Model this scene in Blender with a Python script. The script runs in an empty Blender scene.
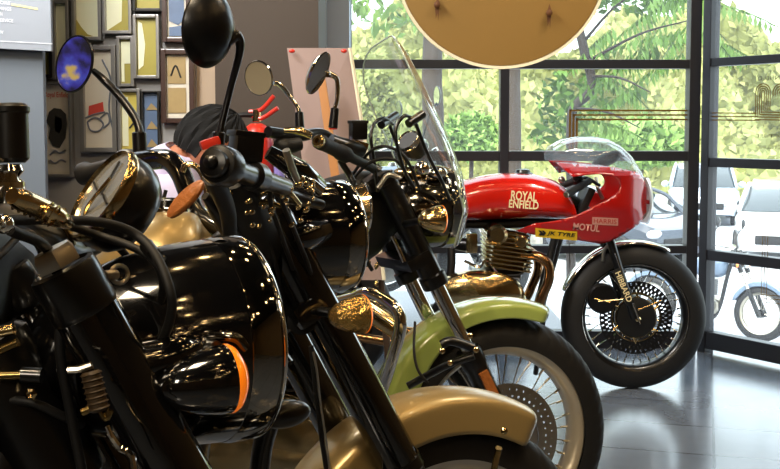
import bpy, bmesh, math, random
from mathutils import Vector as V, Matrix as MX
random.seed(7)
PI = math.pi
C = bpy.context.scene.collection
SC = bpy.context.scene
F = 1100.0; H = 1.18; T = math.atan(.07)
# ---------------------------------------------------------------- camera
cam = bpy.data.cameras.new('camera'); co = bpy.data.objects.new('camera', cam); C.objects.link(co)
cam.sensor_width = 36; cam.lens = F * 36 / 780; cam.shift_y = -33 / 780; cam.clip_end = 200; cam.clip_start = .02
co.location = (0, 0, H); co.rotation_euler = (PI / 2 - T, 0, 0); SC.camera = co

def U(px, py, d):
    x = (px - 390) / F * d; u = (201.5 - py) / F * d
    return V((x, d * math.cos(T) + u * math.sin(T), H - d * math.sin(T) + u * math.cos(T)))

def lin(h, k=1):
    if isinstance(h, str):
        h = [int(h[i:i + 2], 16) / 255 for i in (0, 2, 4)]
    return tuple((c / 12.92 if c <= .04045 else ((c + .055) / 1.055) ** 2.4) * k for c in h) + (1,)

# ---------------------------------------------------------------- materials
def mat(name, col, rough=.5, metal=0, coat=0, noise=0, scale=8, bump=0, emit=None, es=0, alpha=1, trans=0, spec=.5, ior=1.45, stretch=None):
    m = bpy.data.materials.new(name); m.use_nodes = True
    nt = m.node_tree; b = nt.nodes['Principled BSDF']
    c = lin(col)
    b.inputs['Base Color'].default_value = c; b.inputs['Roughness'].default_value = rough
    b.inputs['Metallic'].default_value = metal; b.inputs['Coat Weight'].default_value = coat
    b.inputs['Coat Roughness'].default_value = .04; b.inputs['IOR'].default_value = ior
    b.inputs['Specular IOR Level'].default_value = spec; b.inputs['Alpha'].default_value = alpha
    b.inputs['Transmission Weight'].default_value = trans
    if emit: b.inputs['Emission Color'].default_value = lin(emit); b.inputs['Emission Strength'].default_value = es
    tc = nt.nodes.new('ShaderNodeTexCoord'); n = nt.nodes.new('ShaderNodeTexNoise')
    n.inputs['Scale'].default_value = scale; n.inputs['Detail'].default_value = 4
    if stretch:
        mp = nt.nodes.new('ShaderNodeMapping'); mp.inputs['Scale'].default_value = stretch
        nt.links.new(tc.outputs['Object'], mp.inputs[0]); nt.links.new(mp.outputs[0], n.inputs['Vector'])
    else: nt.links.new(tc.outputs['Object'], n.inputs['Vector'])
    r = nt.nodes.new('ShaderNodeMapRange'); r.inputs['To Min'].default_value = 1 - noise; r.inputs['To Max'].default_value = 1 + noise
    nt.links.new(n.outputs['Fac'], r.inputs['Value'])
    mm = nt.nodes.new('ShaderNodeMix'); mm.data_type = 'RGBA'; mm.blend_type = 'MULTIPLY'; mm.inputs[0].default_value = 1
    mm.inputs[6].default_value = c; nt.links.new(r.outputs[0], mm.inputs[7]); nt.links.new(mm.outputs[2], b.inputs['Base Color'])
    if bump:
        bp = nt.nodes.new('ShaderNodeBump'); bp.inputs['Strength'].default_value = bump; bp.inputs['Distance'].default_value = .01
        nt.links.new(n.outputs['Fac'], bp.inputs['Height']); nt.links.new(bp.outputs[0], b.inputs['Normal'])
    return m

def clearmat(name, col, fac=.12, rough=.0, gcol='ffffff', veil=0):
    m = bpy.data.materials.new(name); m.use_nodes = True; nt = m.node_tree; nt.nodes.clear()
    o = nt.nodes.new('ShaderNodeOutputMaterial'); t = nt.nodes.new('ShaderNodeBsdfTransparent'); g = nt.nodes.new('ShaderNodeBsdfGlossy')
    t.inputs[0].default_value = lin(col); g.inputs['Roughness'].default_value = rough; g.inputs[0].default_value = lin(gcol)
    lw = nt.nodes.new('ShaderNodeLayerWeight'); lw.inputs[0].default_value = .35
    mr = nt.nodes.new('ShaderNodeMapRange'); mr.inputs['To Min'].default_value = fac * .4; mr.inputs['To Max'].default_value = min(1, fac * 6)
    pw = nt.nodes.new('ShaderNodeMath'); pw.operation = 'POWER'; pw.inputs[1].default_value = 2.5
    nt.links.new(lw.outputs['Facing'], pw.inputs[0]); nt.links.new(pw.outputs[0], mr.inputs['Value'])
    mx = nt.nodes.new('ShaderNodeMixShader'); nt.links.new(mr.outputs[0], mx.inputs[0]); nt.links.new(t.outputs[0], mx.inputs[1]); nt.links.new(g.outputs[0], mx.inputs[2])
    if veil:   # haze and sheen put into the material as a translucent white mix
        tr = nt.nodes.new('ShaderNodeBsdfTranslucent'); tr.inputs[0].default_value = (.95, .97, 1, 1); m2 = nt.nodes.new('ShaderNodeMixShader'); m2.inputs[0].default_value = veil
        nt.links.new(mx.outputs[0], m2.inputs[1]); nt.links.new(tr.outputs[0], m2.inputs[2]); nt.links.new(m2.outputs[0], o.inputs[0]); return m
    nt.links.new(mx.outputs[0], o.inputs[0]); return m

M = dict(
    black=mat('gloss black paint', '060607', .12, 0, 1, .2, 5),
    satin=mat('satin black metal', '060607', .3, 0, .3, .3, 20),
    dark=mat('dull black', '070707', .55, 0, 0, .3, 20),
    rubber=mat('black rubber', '0a0a0b', .6, 0, 0, .25, 30, .15),
    tyre=mat('tyre rubber', '0a0a0b', .6, 0, 0, .2, 40, .1),
    chrome=mat('chrome', 'd8d4cc', .07, 1, 0, .06, 4),
    dchrome=mat('smoked chrome', '5b554c', .1, 1, 0, .2, 6),
    brass=mat('warm polished alloy', 'c6ae80', .17, 1, 0, .25, 14),
    brassd=mat('dark brassy metal', '7c6840', .25, 1, 0, .35, 20),
    steel=mat('brushed steel', 'b8b1a2', .3, 1, 0, .15, 20),
    gold=mat('matt gold paint', 'a38c5c', .34, .55, .35, .08, 3),
    green=mat('pale green paint', '97a95a', .22, 0, .8, .06, 3),
    red=mat('glossy red paint', 'c81a0c', .22, 0, 1, .05, 3),
    red2=mat('deep red fairing paint', 'a80f0c', .25, 0, .8, .05, 3),
    redd=mat('red plastic', 'c02c1c', .35, 0, .3, .1, 9),
    amber=mat('amber lens', 'e07818', .2, 0, .8, .15, 60, .1, 'ff7a10', .35),
    orange=mat('orange reflector', '9c5c28', .45, 0, .3, .2, 120, .3),
    cream=mat('cream lettering', 'ead9a8', .4, 0, 0, .05),
    white=mat('white paint', 'e8e8e6', .3, 0, .5, .04),
    yellow=mat('yellow sticker', 'e5bb1e', .35, 0, .2, .05),
    pinkish=mat('faded pale lettering', 'd9a090', .4, 0, 0, .05),
    copper=mat('heat tinted exhaust', '9c7650', .2, 1, 0, .3, 9),
    shell=mat('black mirror shell', '0d0d0f', .3, .2, 0, .1, 3),
    mirror=mat('mirror glass', 'c9cfe0', .02, 1, 0, .04, 3),
    glasslens=mat('lamp glass', 'c8ccd0', .05, .6, .8, .05),
    screen=clearmat('clear screen', 'e2eae6', .2, veil=.06),
    pane=clearmat('window glass', 'f4faf6', .025, veil=.05),
    pane2=clearmat('door glass', 'f4faf6', .008, veil=.05),
    bubble=clearmat('bubble screen', 'f4f8f8', .2, veil=.10),
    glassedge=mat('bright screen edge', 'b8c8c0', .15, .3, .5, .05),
    ochre=mat('ochre enamel', '7f602a', .5, 0, .2, .08, 2.2),
    alum=mat('dark window frame', '2c2d33', .4, .3, 0, .1, 9),
    wallg=mat('grey wall paint', '929292', .8, 0, 0, .05, 3),
    easelleg=mat('dark easel wood', '3a2a1c', .55, 0, 0, .2, 6),
    wallb=mat('brown pillar paint', '41372e', .7, 0, 0, .12, 2.5),
    pillar=mat('blue grey paint', '5c656f', .6, 0, 0, .06, 3),
    beige=mat('beige plaster', 'b09c86', .8, 0, 0, .06, 3),
    jamb=mat('pale blue jamb', 'a8b6c8', .6, 0, 0, .04, 3),
    skin=mat('skin', '9a6247', .5, 0, 0, .08, 12),
    hair=mat('black hair', '020202', .95, 0, 0, .2, 60, .2, stretch=(1, 1, 6)),
    shirt=mat('pale lilac shirt', 'b9b2cc', .8, 0, 0, .1, 9, .3),
    glove=mat('bottle lilac plastic', '8579b8', .4, 0, .2, .05),
    wood=mat('easel wood', 'b07a48', .55, 0, 0, .2, 6, 0, stretch=(1, 1, .1)),
    pboard=mat('pinkish board', '94807a', .8, 0, 0, .05, 2),
    foam=mat('board edge', 'd6cdb0', .7, 0, 0, .05),
)
# ---------------------------------------------------------------- mesh builder
def frame(axis, up=None):
    z = V(axis).normalized(); u = V(up) if up is not None else (V((0, 0, 1)) if abs(z.z) < .9 else V((1, 0, 0)))
    x = u.cross(z)
    if x.length < 1e-6: x = V((1, 0, 0))
    x.normalize(); y = z.cross(x); return x, y, z

def spline(pts, k=6):
    P = [V(p) for p in pts]
    if len(P) < 3: return P
    Q = [P[0] * 2 - P[1]] + P + [P[-1] * 2 - P[-2]]; out = []
    for i in range(1, len(Q) - 2):
        for j in range(k):
            t = j / k; a, b, c, d = Q[i - 1], Q[i], Q[i + 1], Q[i + 2]
            out.append(.5 * ((2 * b) + (c - a) * t + (2 * a - 5 * b + 4 * c - d) * t * t + (3 * b - a - 3 * c + d) * t ** 3))
    return out + [P[-1]]

class MB:
    def __init__(s): s.bm = bmesh.new()
    def rings(s, R, cap=True, closed=False):
        vs = [[s.bm.verts.new(p) for p in r] for r in R]; n = len(R[0]); m = len(R)
        for i in range(m if closed else m - 1):
            a = vs[i]; b = vs[(i + 1) % m]
            for j in range(n):
                try: s.bm.faces.new((a[j], a[(j + 1) % n], b[(j + 1) % n], b[j]))
                except ValueError: pass
        if cap and not closed:
            for r in (list(reversed(vs[0])), vs[-1]):
                try: s.bm.faces.new(r)
                except ValueError: pass
        return s
    def tube(s, pts, r, n=12, smooth=6, cap=True):
        if smooth and len(pts) > 2:
            k = smooth; m = len(pts)
            P = spline(pts, k)
            if isinstance(r, (list, tuple)):
                r = [r[min(i // k, m - 2)] * (1 - (i / k - min(i // k, m - 2))) + r[min(i // k, m - 2) + 1] * (i / k - min(i // k, m - 2)) for i in range(len(P))]
        else: P = [V(p) for p in pts]
        if not isinstance(r, (list, tuple)): r = [r] * len(P)
        R = []; px = None
        for i, p in enumerate(P):
            d = P[min(i + 1, len(P) - 1)] - P[max(i - 1, 0)]
            if d.length < 1e-9: d = V((0, 0, 1))
            d.normalize()
            if px is None: px = frame(d)[0]
            px = px - d * px.dot(d)
            if px.length < 1e-6: px = frame(d)[0]
            px.normalize(); y = d.cross(px)
            R.append([p + px * (r[i] * math.cos(2 * PI * j / n)) + y * (r[i] * math.sin(2 * PI * j / n)) for j in range(n)])
        return s.rings(R, cap)
    def lathe(s, o, axis, prof, n=32, up=None, sx=1, sy=1, cap=True):
        x, y, z = frame(axis, up); o = V(o)
        R = [[o + z * h + x * (max(r, 1e-5) * sx * math.cos(2 * PI * j / n)) + y * (max(r, 1e-5) * sy * math.sin(2 * PI * j / n)) for j in range(n)] for r, h in prof]
        return s.rings(R, cap)
    def cyl(s, a, b, r, n=20, bev=.15, r2=None):
        a = V(a); b = V(b); L = (b - a).length; r2 = r if r2 is None else r2; e = min(bev * r, L * .3)
        return s.lathe(a, b - a, [(0, 0), (r - e, 0), (r, e), (r2, L - e), (r2 - e, L), (0, L)], n, cap=False)
    def ell(s, c, ax, r, n=24, m=14, up=None):
        # r = (rx, ry, rz) ; rz along ax
        x, y, z = frame(ax, up); c = V(c); R = []
        for i in range(m + 1):
            t = PI * i / m; q = max(math.sin(t), 1e-4)
            R.append([c - z * (r[2] * math.cos(t)) + x * (r[0] * q * math.cos(2 * PI * j / n)) + y * (r[1] * q * math.sin(2 * PI * j / n)) for j in range(n)])
        return s.rings(R, False)
    def box(s, c, sz, x=None, y=None, bev=.0, mt=None):
        # centre, full size, orientation by x axis and up
        if mt is None:
            X = V(x or (1, 0, 0)).normalized(); Z = V(y or (0, 0, 1)); Z = (Z - X * Z.dot(X)).normalized(); Y = Z.cross(X)
        else: X, Y, Z = mt
        c = V(c); a = [q / 2 for q in sz]; b = min(bev, min(a) * .9)
        t = bmesh.new(); bmesh.ops.create_cube(t, size=1)
        for v in t.verts: v.co = V((v.co.x * sz[0], v.co.y * sz[1], v.co.z * sz[2]))
        if b > 0: bmesh.ops.bevel(t, geom=list(t.edges), offset=b, segments=2, affect='EDGES', profile=.7)
        mp = {}
        for v in t.verts: mp[v] = s.bm.verts.new(c + X * v.co.x + Y * v.co.y + Z * v.co.z)
        for f in t.faces: s.bm.faces.new([mp[v] for v in f.verts])
        t.free(); return s
    def poly(s, pts, off=None):
        # flat polygon, extruded by off
        vs = [s.bm.verts.new(V(p)) for p in pts]; f = s.bm.faces.new(vs)
        if off is not None:
            r = bmesh.ops.extrude_face_region(s.bm, geom=[f])
            for g in r['geom']:
                if isinstance(g, bmesh.types.BMVert): g.co += V(off)
        return s
    def grid(s, fn, nu, nv, keep=None):
        vs = [[s.bm.verts.new(V(fn(i / nu, j / nv))) for j in range(nv + 1)] for i in range(nu + 1)]
        for i in range(nu):
            for j in range(nv):
                if keep and not keep((i + .5) / nu, (j + .5) / nv): continue
                s.bm.faces.new((vs[i][j], vs[i + 1][j], vs[i + 1][j + 1], vs[i][j + 1]))
        bmesh.ops.delete(s.bm, geom=[v for v in s.bm.verts if not v.link_faces], context='VERTS')
        return s
    def build(s, name, m, parent=None, loc=None, smooth=True, solid=0, weld=1e-5):
        if weld: bmesh.ops.remove_doubles(s.bm, verts=s.bm.verts, dist=weld)
        bmesh.ops.recalc_face_normals(s.bm, faces=s.bm.faces)
        if parent is not None: o0 = ROOT[parent.name]
        else:
            if loc is None:
                cs = [v.co for v in s.bm.verts]; n = len(cs) or 1
                loc = V((sum(c.x for c in cs) / n, sum(c.y for c in cs) / n, min(c.z for c in cs)))
            o0 = V(loc)
        for v in s.bm.verts: v.co -= o0
        me = bpy.data.meshes.new(name); s.bm.to_mesh(me); s.bm.free()
        for ml in (m if isinstance(m, (list, tuple)) else [m]): me.materials.append(ml)
        if smooth:
            me.shade_smooth()
            try: me.set_sharp_from_angle(angle=math.radians(38))
            except Exception: pass
        o = bpy.data.objects.new(name, me); C.objects.link(o)
        if parent is not None: o.parent = parent; ROOT[o.name] = o0
        else: o.location = o0; ROOT[o.name] = o0
        if solid:
            md = o.modifiers.new('t', 'SOLIDIFY'); md.thickness = solid; md.offset = 0
        return o
ROOT = {}
def tag(o, label=None, cat=None, group=None, kind=None):
    for k, v in (('label', label), ('category', cat), ('group', group), ('kind', kind)):
        if v: o[k] = v
    return o
def thing(name, loc, label, cat, group=None):
    o = bpy.data.objects.new(name, None); C.objects.link(o); o.location = loc; o.empty_display_size = .1
    ROOT[o.name] = V(loc); return tag(o, label, cat, group)
def struct(o): o['kind'] = 'structure'; return o

def text(name, s, m, parent, o, x, y, size, bold=.0, depth=.0006, mirror=False, shear=0, width=None, align='CENTER', space=1.0):
    """lettering standing in the plane spanned by x (reading direction) and y (up), centred on o"""
    cu = bpy.data.curves.new('t', 'FONT'); cu.body = s; cu.size = 1; cu.offset = bold; cu.extrude = .0; cu.align_x = align; cu.align_y = 'CENTER'; cu.shear = shear
    cu.space_line = .85; cu.resolution_u = 3; cu.space_character = space
    ob = bpy.data.objects.new('t', cu); C.objects.link(ob); dg = bpy.context.evaluated_depsgraph_get(); dg.update()
    me = bpy.data.meshes.new_from_object(ob.evaluated_get(dg)); bpy.data.objects.remove(ob); bm = bmesh.new(); bm.from_mesh(me); bpy.data.meshes.remove(me)
    X = V(x).normalized(); Y = V(y); Y = (Y - X * Y.dot(X)).normalized(); sx = size
    xs = [v.co.x for v in bm.verts]; w = max(xs) - min(xs)
    if width: sx = width / w
    if mirror: sx = -sx
    O = V(o)
    b = MB(); b.bm.free(); b.bm = bm
    for v in bm.verts: v.co = O + X * (v.co.x * sx) + Y * (v.co.y * size)
    return b.build(name, m, parent, smooth=False, weld=0)

def mtx(px, py, yaw, lean, z=0):
    return MX.Translation((px, py, z)) @ MX.Rotation(yaw, 4, 'Z') @ MX.Rotation(-lean, 4, 'X')
# ================================================================ SETTING
YW = 5.75   # glazing plane
def floor_mat():
    m = bpy.data.materials.new('floor tile'); m.use_nodes = True; nt = m.node_tree; b = nt.nodes['Principled BSDF']
    tc = nt.nodes.new('ShaderNodeTexCoord'); mp = nt.nodes.new('ShaderNodeMapping'); mp.inputs['Rotation'].default_value = (0, 0, math.radians(16)); mp.inputs['Location'].default_value = (.06, .1, 0)
    nt.links.new(tc.outputs['Object'], mp.inputs[0])
    br = nt.nodes.new('ShaderNodeTexBrick'); nt.links.new(mp.outputs[0], br.inputs[0]); br.offset = 0
    br.inputs['Scale'].default_value = 1; br.inputs['Brick Width'].default_value = 1.2; br.inputs['Row Height'].default_value = .38
    br.inputs['Mortar Size'].default_value = .006; br.inputs['Mortar Smooth'].default_value = .3
    br.inputs['Color1'].default_value = lin('5c6470'); br.inputs['Color2'].default_value = lin('646c78'); br.inputs['Mortar'].default_value = lin('3c4046')
    n = nt.nodes.new('ShaderNodeTexNoise'); n.inputs['Scale'].default_value = 5; n.inputs['Detail'].default_value = 5; nt.links.new(tc.outputs['Object'], n.inputs['Vector'])
    r = nt.nodes.new('ShaderNodeMapRange'); r.inputs['To Min'].default_value = .8; r.inputs['To Max'].default_value = 1.15; nt.links.new(n.outputs['Fac'], r.inputs['Value'])
    mm = nt.nodes.new('ShaderNodeMix'); mm.data_type = 'RGBA'; mm.blend_type = 'MULTIPLY'; mm.inputs[0].default_value = 1
    nt.links.new(br.outputs['Color'], mm.inputs[6]); nt.links.new(r.outputs[0], mm.inputs[7]); nt.links.new(mm.outputs[2], b.inputs['Base Color'])
    r2 = nt.nodes.new('ShaderNodeMapRange'); r2.inputs['To Min'].default_value = .12; r2.inputs['To Max'].default_value = .26; nt.links.new(n.outputs['Fac'], r2.inputs['Value'])
    nt.links.new(r2.outputs[0], b.inputs['Roughness']); b.inputs['IOR'].default_value = 1.7
    return m
def quad(name, pts, m, solid=0):
    b = MB(); b.poly(pts); return struct(b.build(name, m, smooth=False, solid=solid))
def slab(name, a, c, m, bev=0.0):
    a = V(a); c = V(c); b = MB(); b.box((a + c) / 2, [abs(q) for q in (c - a)], bev=bev); return struct(b.build(name, m, smooth=False))
RX0, RX1, RY0 = -3.6, 4.2, -4.6
slab('floor', (RX0, RY0, -.1), (RX1, YW + .15, 0), floor_mat())
M['ceil'] = mat('dark ceiling', '1d1a17', .8, 0, 0, .1, 3)
M['warmwall'] = mat('warm wall', '6e5a3c', .8, 0, 0, .15, 1.5)
slab('ceiling', (RX0, RY0, 3.3), (RX1, YW + .15, 3.4), M['ceil'])
slab('wall_back', (RX0, RY0 - .1, 0), (RX1, RY0, 3.3), M['warmwall'])
slab('wall_left', (RX0 - .1, RY0, 0), (RX0, YW, 3.3), M['warmwall'])
slab('wall_right', (RX1, RY0, 0), (RX1 + .1, 4.0, 3.3), M['warmwall'])
# gallery wall behind the pictures
def X(px, d): return (px - 390) / F * d
YG = 4.75
slab('wall_gallery', (RX0, YG, 0), (X(197, YG), YG + .12, 3.3), M['wallg'])
slab('wall_return', (X(197, YG) , YG + .02, 0), (X(217, YG), YG + .16, 3.3), M['beige'])
slab('pillar_brown', (X(216, 4.7), 4.7, 0), (X(322, 4.9), 5.3, 3.3), M['wallb'])
slab('trim_1', (X(319, 5.6), 5.45, 0), (X(327, 5.6), 5.7, 3.3), M['alum'])
slab('trim_2', (X(327, 5.6), 5.55, 0), (X(350, 5.6), 5.8, 3.3), M['jamb'])
slab('pillar_grey', (RX0, 3.9, 0), (X(45, 3.9), 3.93, 3.3), M['pillar'])

# ---- glazing : frame members
def zat(py, d): return U(390, py, d).z
def member(name, x0, x1, z0, z1, y=YW, t=.08):
    slab(name, (x0, y, z0), (x1, y + t, z1), M['alum'], .004)
wx = lambda px: X(px, YW * math.cos(T) + .05)
dd = YW * math.cos(T) + .03
Z = lambda py: zat(py, dd)
xl, xr = wx(345), wx(697)
fr = MB()
for (a, b_, c, d_) in ((xl, xr, Z(69), Z(60)), (xl, xr, Z(161), Z(151)), (xl, xr, Z(254), Z(246)), (xl, xr, 0, .09), (xl, xr, 3.2, 3.3)):
    fr.box(((a + b_) / 2, YW + .04, (c + d_) / 2), (b_ - a, .08, abs(d_ - c)), bev=.004)
for (a, b_) in ((wx(499), wx(508)), (wx(686), wx(697)), (wx(345), wx(352))):
    fr.box(((a + b_) / 2, YW + .036, 1.65), (b_ - a, .09, 3.3), bev=.004)
w1 = struct(fr.build('window_1', M['alum'], smooth=False))
pn = MB(); pn.poly([(xl, YW + .04, .05), (xr, YW + .04, .05), (xr, YW + .04, 3.25), (xl, YW + .04, 3.25)])
pn.build('pane', M['pane'], w1, smooth=False)
# angled glass door on the photo's right side
d0 = V((X(704, 5.72), 5.70, 0)); dirx = V((X(780, 5.33) - X(704, 5.72), 5.33 - 5.72, 0)).normalized(); nrm = V((dirx.y, -dirx.x, 0))
DL = 1.5
dr = MB()
def dbox(b, s0, s1, z0, z1, t=.06):
    b.box(d0 + dirx * ((s0 + s1) / 2) + V((0, 0, (z0 + z1) / 2)), (s1 - s0, t, z1 - z0), x=dirx, bev=.004)
dbox(dr, 0, .05, 0, 3.3, .07)
for (a, b_) in ((Z(68), Z(60)), (Z(166), Z(157)), (Z(258), Z(248)), (0.02, .11), (3.2, 3.3)): dbox(dr, .05, DL, a, b_) if a < b_ else dbox(dr, .05, DL, b_, a)
dbox(dr, DL - .05, DL, 0, 3.3, .07)
w2 = struct(dr.build('window_2', M['alum'], smooth=False))
g = MB(); g.poly([d0 + dirx * .03, d0 + dirx * DL, d0 + dirx * DL + V((0, 0, 3.25)), d0 + dirx * .03 + V((0, 0, 3.25))]); g.build('pane', M['pane2'], w2, smooth=False)
quad('wall_end', [d0 + dirx * DL + V((0, .0, 0)), (RX1, 4.0, 0), (RX1, 4.0, 3.3), d0 + dirx * DL + V((0, 0, 3.3))], M['warmwall'])
# floor guide rail strip under the door
# ---- gold line decals and mirrored lettering on the glass
M['goldline'] = mat('gold foil line', '75581c', .4, .3, 0, .1, 9)
yd = YW + .034
def strip(b, p, q, w):
    p = V(p); q = V(q); d = (q - p).normalized(); n = V((0, 1, 0)).cross(d) * (w / 2)
    b.poly([p - n, q - n, q + n, p + n])
b = MB()
for k, py in enumerate((110.5, 115, 119.5)):
    x0 = wx(569 + 3.2 * k); b.poly([(x0, yd, Z(py + .8)), (wx(686), yd, Z(py + .8)), (wx(686), yd, Z(py - .8)), (x0, yd, Z(py - .8))])
for k in range(3):
    x0 = wx(568.5 + 3.4 * k); w = wx(570.6 + 3.4 * k) - x0
    b.poly([(x0, yd, Z(151)), (x0 + w, yd, Z(151)), (x0 + w, yd, Z(110 + 4 * k)), (x0, yd, Z(110 + 4 * k))])
tag(b.build('line_decal', M['goldline'], smooth=False), 'triple gold line decal on the glass above the red racing motorcycle', 'decal')
# door glass decal, laid out along dirx
def dp(px, py, off=.012):
    # point of the door glass plane seen near that picture position
    k = (px - 390) / F
    s = (k * d0.y - d0.x) / (dirx.x - k * dirx.y)
    d = d0.y + dirx.y * s
    return d0 + dirx * s + nrm * off + V((0, 0, zat(py, d * 1.0)))
lt = thing('anniversary_decal', dp(757, 200), 'gold outlined mirrored 120 years lettering on the glass door', 'decal')
def dline(b, pts, w=.0055):
    P = [V(p) for p in pts]
    for p, q in zip(P, P[1:]):
        d = (q - p).normalized(); n = nrm.cross(d) * w / 2; b.poly([p - n - d * w * .4, q - n + d * w * .4, q + n + d * w * .4, p + n - d * w * .4])
b = MB()
for k, py in enumerate((113, 116.5, 120)): dline(b, [dp(712, py), dp(756.5 + 1.5 * k, py + .3)])
def sarc(cx, cy, rx, ry, a0, a1, n=10): return [dp(cx + rx * math.cos(math.radians(a0 + (a1 - a0) * i / n)), cy - ry * math.sin(math.radians(a0 + (a1 - a0) * i / n))) for i in range(n + 1)]
for r_ in (7.2, 5.2, 3.2, 1.2):
    b2 = [dp(763 - r_, 112 + r_ * .6)] + [dp(763 - r_, 92)] + sarc(763, 92, r_, r_ * 1.1, 180, 0) + [dp(763 + r_, 110)]
    dline(b, b2)
for r_ in (8.2, 6, 3.8, 1.6):
    dline(b, sarc(781, 93, r_, r_ * 1.1, 200, 30) + [dp(781 - 1 + r_ * .2, 110)])
for k in range(4): dline(b, [dp(763 - 7 + 2 * k, 112 + (3 - k) * 2.5), dp(800, 113 + (3 - k) * 2.5)])
b.build('numeral_outline', M['goldline'], lt, smooth=False)
M['graydecal'] = mat('grey decal', '45412f', .5)
for s_, px, py, sz, w in (('ROYAL ENFIELD', 800 - 22, 79, .030, None), ('YEARS OF PURE', 777, 136, .026, None), ('MOTORCYCLING', 776, 147, .026, None)):
    wd = (dp(808, py) - dp(757, py)).length
    o_ = dp(757, py); text('lettering', s_, M['graydecal'], lt, o_ + dirx * .0, -dirx, (0, 0, 1), sz * .95, .0, width=wd * (1 if len(s_) > 12 else .95), align='RIGHT')
b = MB()
for k in range(3):
    px = 766 + 2.6 * k
    dline(b, [dp(px, 236), dp(px, 296 - 0 + 4 * k), dp(800, 298 + 4 * k)], .004)
b.build('corner_line', M['goldline'], lt, smooth=False)

# ================================================================ OUTSIDE
def leafmat(name, c1, c2, em=0):
    m = mat(name, c1, .6, 0, 0, .35, 1.2)
    nt = m.node_tree; bs = nt.nodes['Principled BSDF']; bs.inputs['Subsurface Weight'].default_value = 0
    if em: bs.inputs['Emission Color'].default_value = lin(c2); bs.inputs['Emission Strength'].default_value = em
    return m
M['leafY'] = leafmat('sunlit leaves', '8e9258', 'a8b860', .0)
M['leafG'] = leafmat('green leaves', '7d9c50', '6a9040', 0)
M['leafD'] = leafmat('deep green leaves', '3f6a2c', '', 0)
M['leafS'] = leafmat('fern green leaves', '47681c', '', 0)
M['trunkp'] = mat('pale tree bark', '3a3028', .8, 0, 0, .2, 8, .3)
M['trunkd'] = mat('dark tree bark', '241c16', .8, 0, 0, .2, 8, .3)
def ground_mat():
    m = mat('pavement', 'a3a6ac', .6, 0, 0, .12, 1.5); return m
YO = YW + .15
M['terr'] = mat('terrace stone', '8d9096', .6, 0, 0, .12, 1.5)
GZ = -1.3
slab('ground', (-40, YO, -1.5), (50, 60, -1.3), ground_mat())
slab('terrace', (-6, YO, -1.29), (1.05, 7.9, -.02), M['terr'])
sb = MB(); sb.box((3, 23, 1.6), (46, .5, 3.6)); 
rg = random.Random(3)
def leaves(b, c, r, n, size, rg):
    c = V(c)
    for _ in range(n):
        u = V((rg.gauss(0, 1), rg.gauss(0, 1), rg.gauss(0, 1))).normalized() * (rg.random() ** .4)
        p = c + V((u.x * r[0], u.y * r[1], u.z * r[2])); a = V((rg.gauss(0, 1), rg.gauss(0, 1), rg.gauss(0, 1))).normalized(); q = a.cross(V((rg.random(), rg.random(), rg.random()))).normalized()
        s = size * (.6 + rg.random() * .8)
        b.poly([p - a * s, p + q * s * .45, p + a * s, p - q * s * .45])
b = MB()
# a bumpy sunlit bank of shrubs behind the car park
def bank(u, v):
    x = -30 + 75 * u; z = 5.4 * v
    h = math.sin(x * 1.7) * .25 + math.sin(x * .63 + 1) * .35
    return (x, 38 + 1.2 * math.sin(x * .9 + v * 4) + v * 3 + .7 * math.sin(x * 2.1 + v * 9), GZ + z * 1.15 + 2 * h * v)
b.grid(bank, 140, 24)
for i in range(15000):
    u = rg.random(); v = rg.random() ** .7; p = V(bank(u, v)); p.y -= .25 * rg.random() + .1
    a = V((rg.gauss(0, 1), rg.gauss(0, .5), rg.gauss(0, 1))).normalized(); q = a.cross(V((0, 1, .3))).normalized(); s = .12 + rg.random() * .2
    b.poly([p - a * s, p + q * s * .5, p + a * s, p - q * s * .5])
tag(b.build('hedge_bank', M['leafY'], smooth=False, weld=0), 'tall sunlit yellow green bank of shrubs behind the car park', 'hedge', kind='stuff')
def bush(px0, px1, py0, py1, d, m, label, n=900, size=.05):
    c = U((px0 + px1) / 2, (py0 + py1) / 2, d); rx = (px1 - px0) / 2 / F * d; rz = (py1 - py0) / 2 / F * d
    t = thing('shrub', (c.x, c.y, GZ), label, 'shrub'); b = MB(); leaves(b, c, (rx, .4, rz), n, size, rg); b.build('foliage', m, t, smooth=False, weld=0)
    s = MB(); s.tube([(c.x, c.y, GZ), (c.x + .04, c.y, c.z * .5), c], [.06, .05, .02], 8); s.build('stem', M['trunkd'], t)
bush(440, 500, 112, 160, 26, M['leafG'], 'trimmed green shrub outside, beside the pale trunk behind the clear windscreen', 1500, .11)
bush(590, 690, 118, 170, 24, M['leafG'], 'loose green shrub outside, above the windscreen of the red racer', 1400, .13)
bush(350, 400, 70, 170, 24, M['leafY'], 'yellow green shrub outside, beside the easel board', 1300, .12)
def tree(px, d, r, top, m, label, lean=0, crown=None, lm=None, pts=None):
    base = U(px, 125, d); t = thing('tree', (base.x, base.y, GZ), label, 'tree')
    b = MB(); P = pts or [(base.x, base.y, GZ), (base.x + lean * .3, base.y, 1.0), (base.x + lean * .2, base.y, 1.8), (base.x + lean, base.y, top)]
    b.tube(P, [r * 1.35, r, r * .9, r * .7] if not pts else [r] * len(P), 12); b.build('trunk', m, t)
    if crown:
        for (cx, cy, rx, rz, n) in crown:
            c = U(cx, cy, d); b = MB(); leaves(b, c, (rx, .5, rz), n, .075, rg); b.build('crown', lm or M['leafG'], t, smooth=False, weld=0)
    return t
tree(430, 10, .1, 3.6, M['trunkp'], 'pale straight trunk outside, seen just past the clear windscreen', .1, [(400, -40, 1.3, .7, 900)])
tree(511, 12.3, .1, 3.8, M['trunkp'], 'pale trunk outside, directly above the red tank', .05, [(500, -60, 1.3, .6, 900)])
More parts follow.
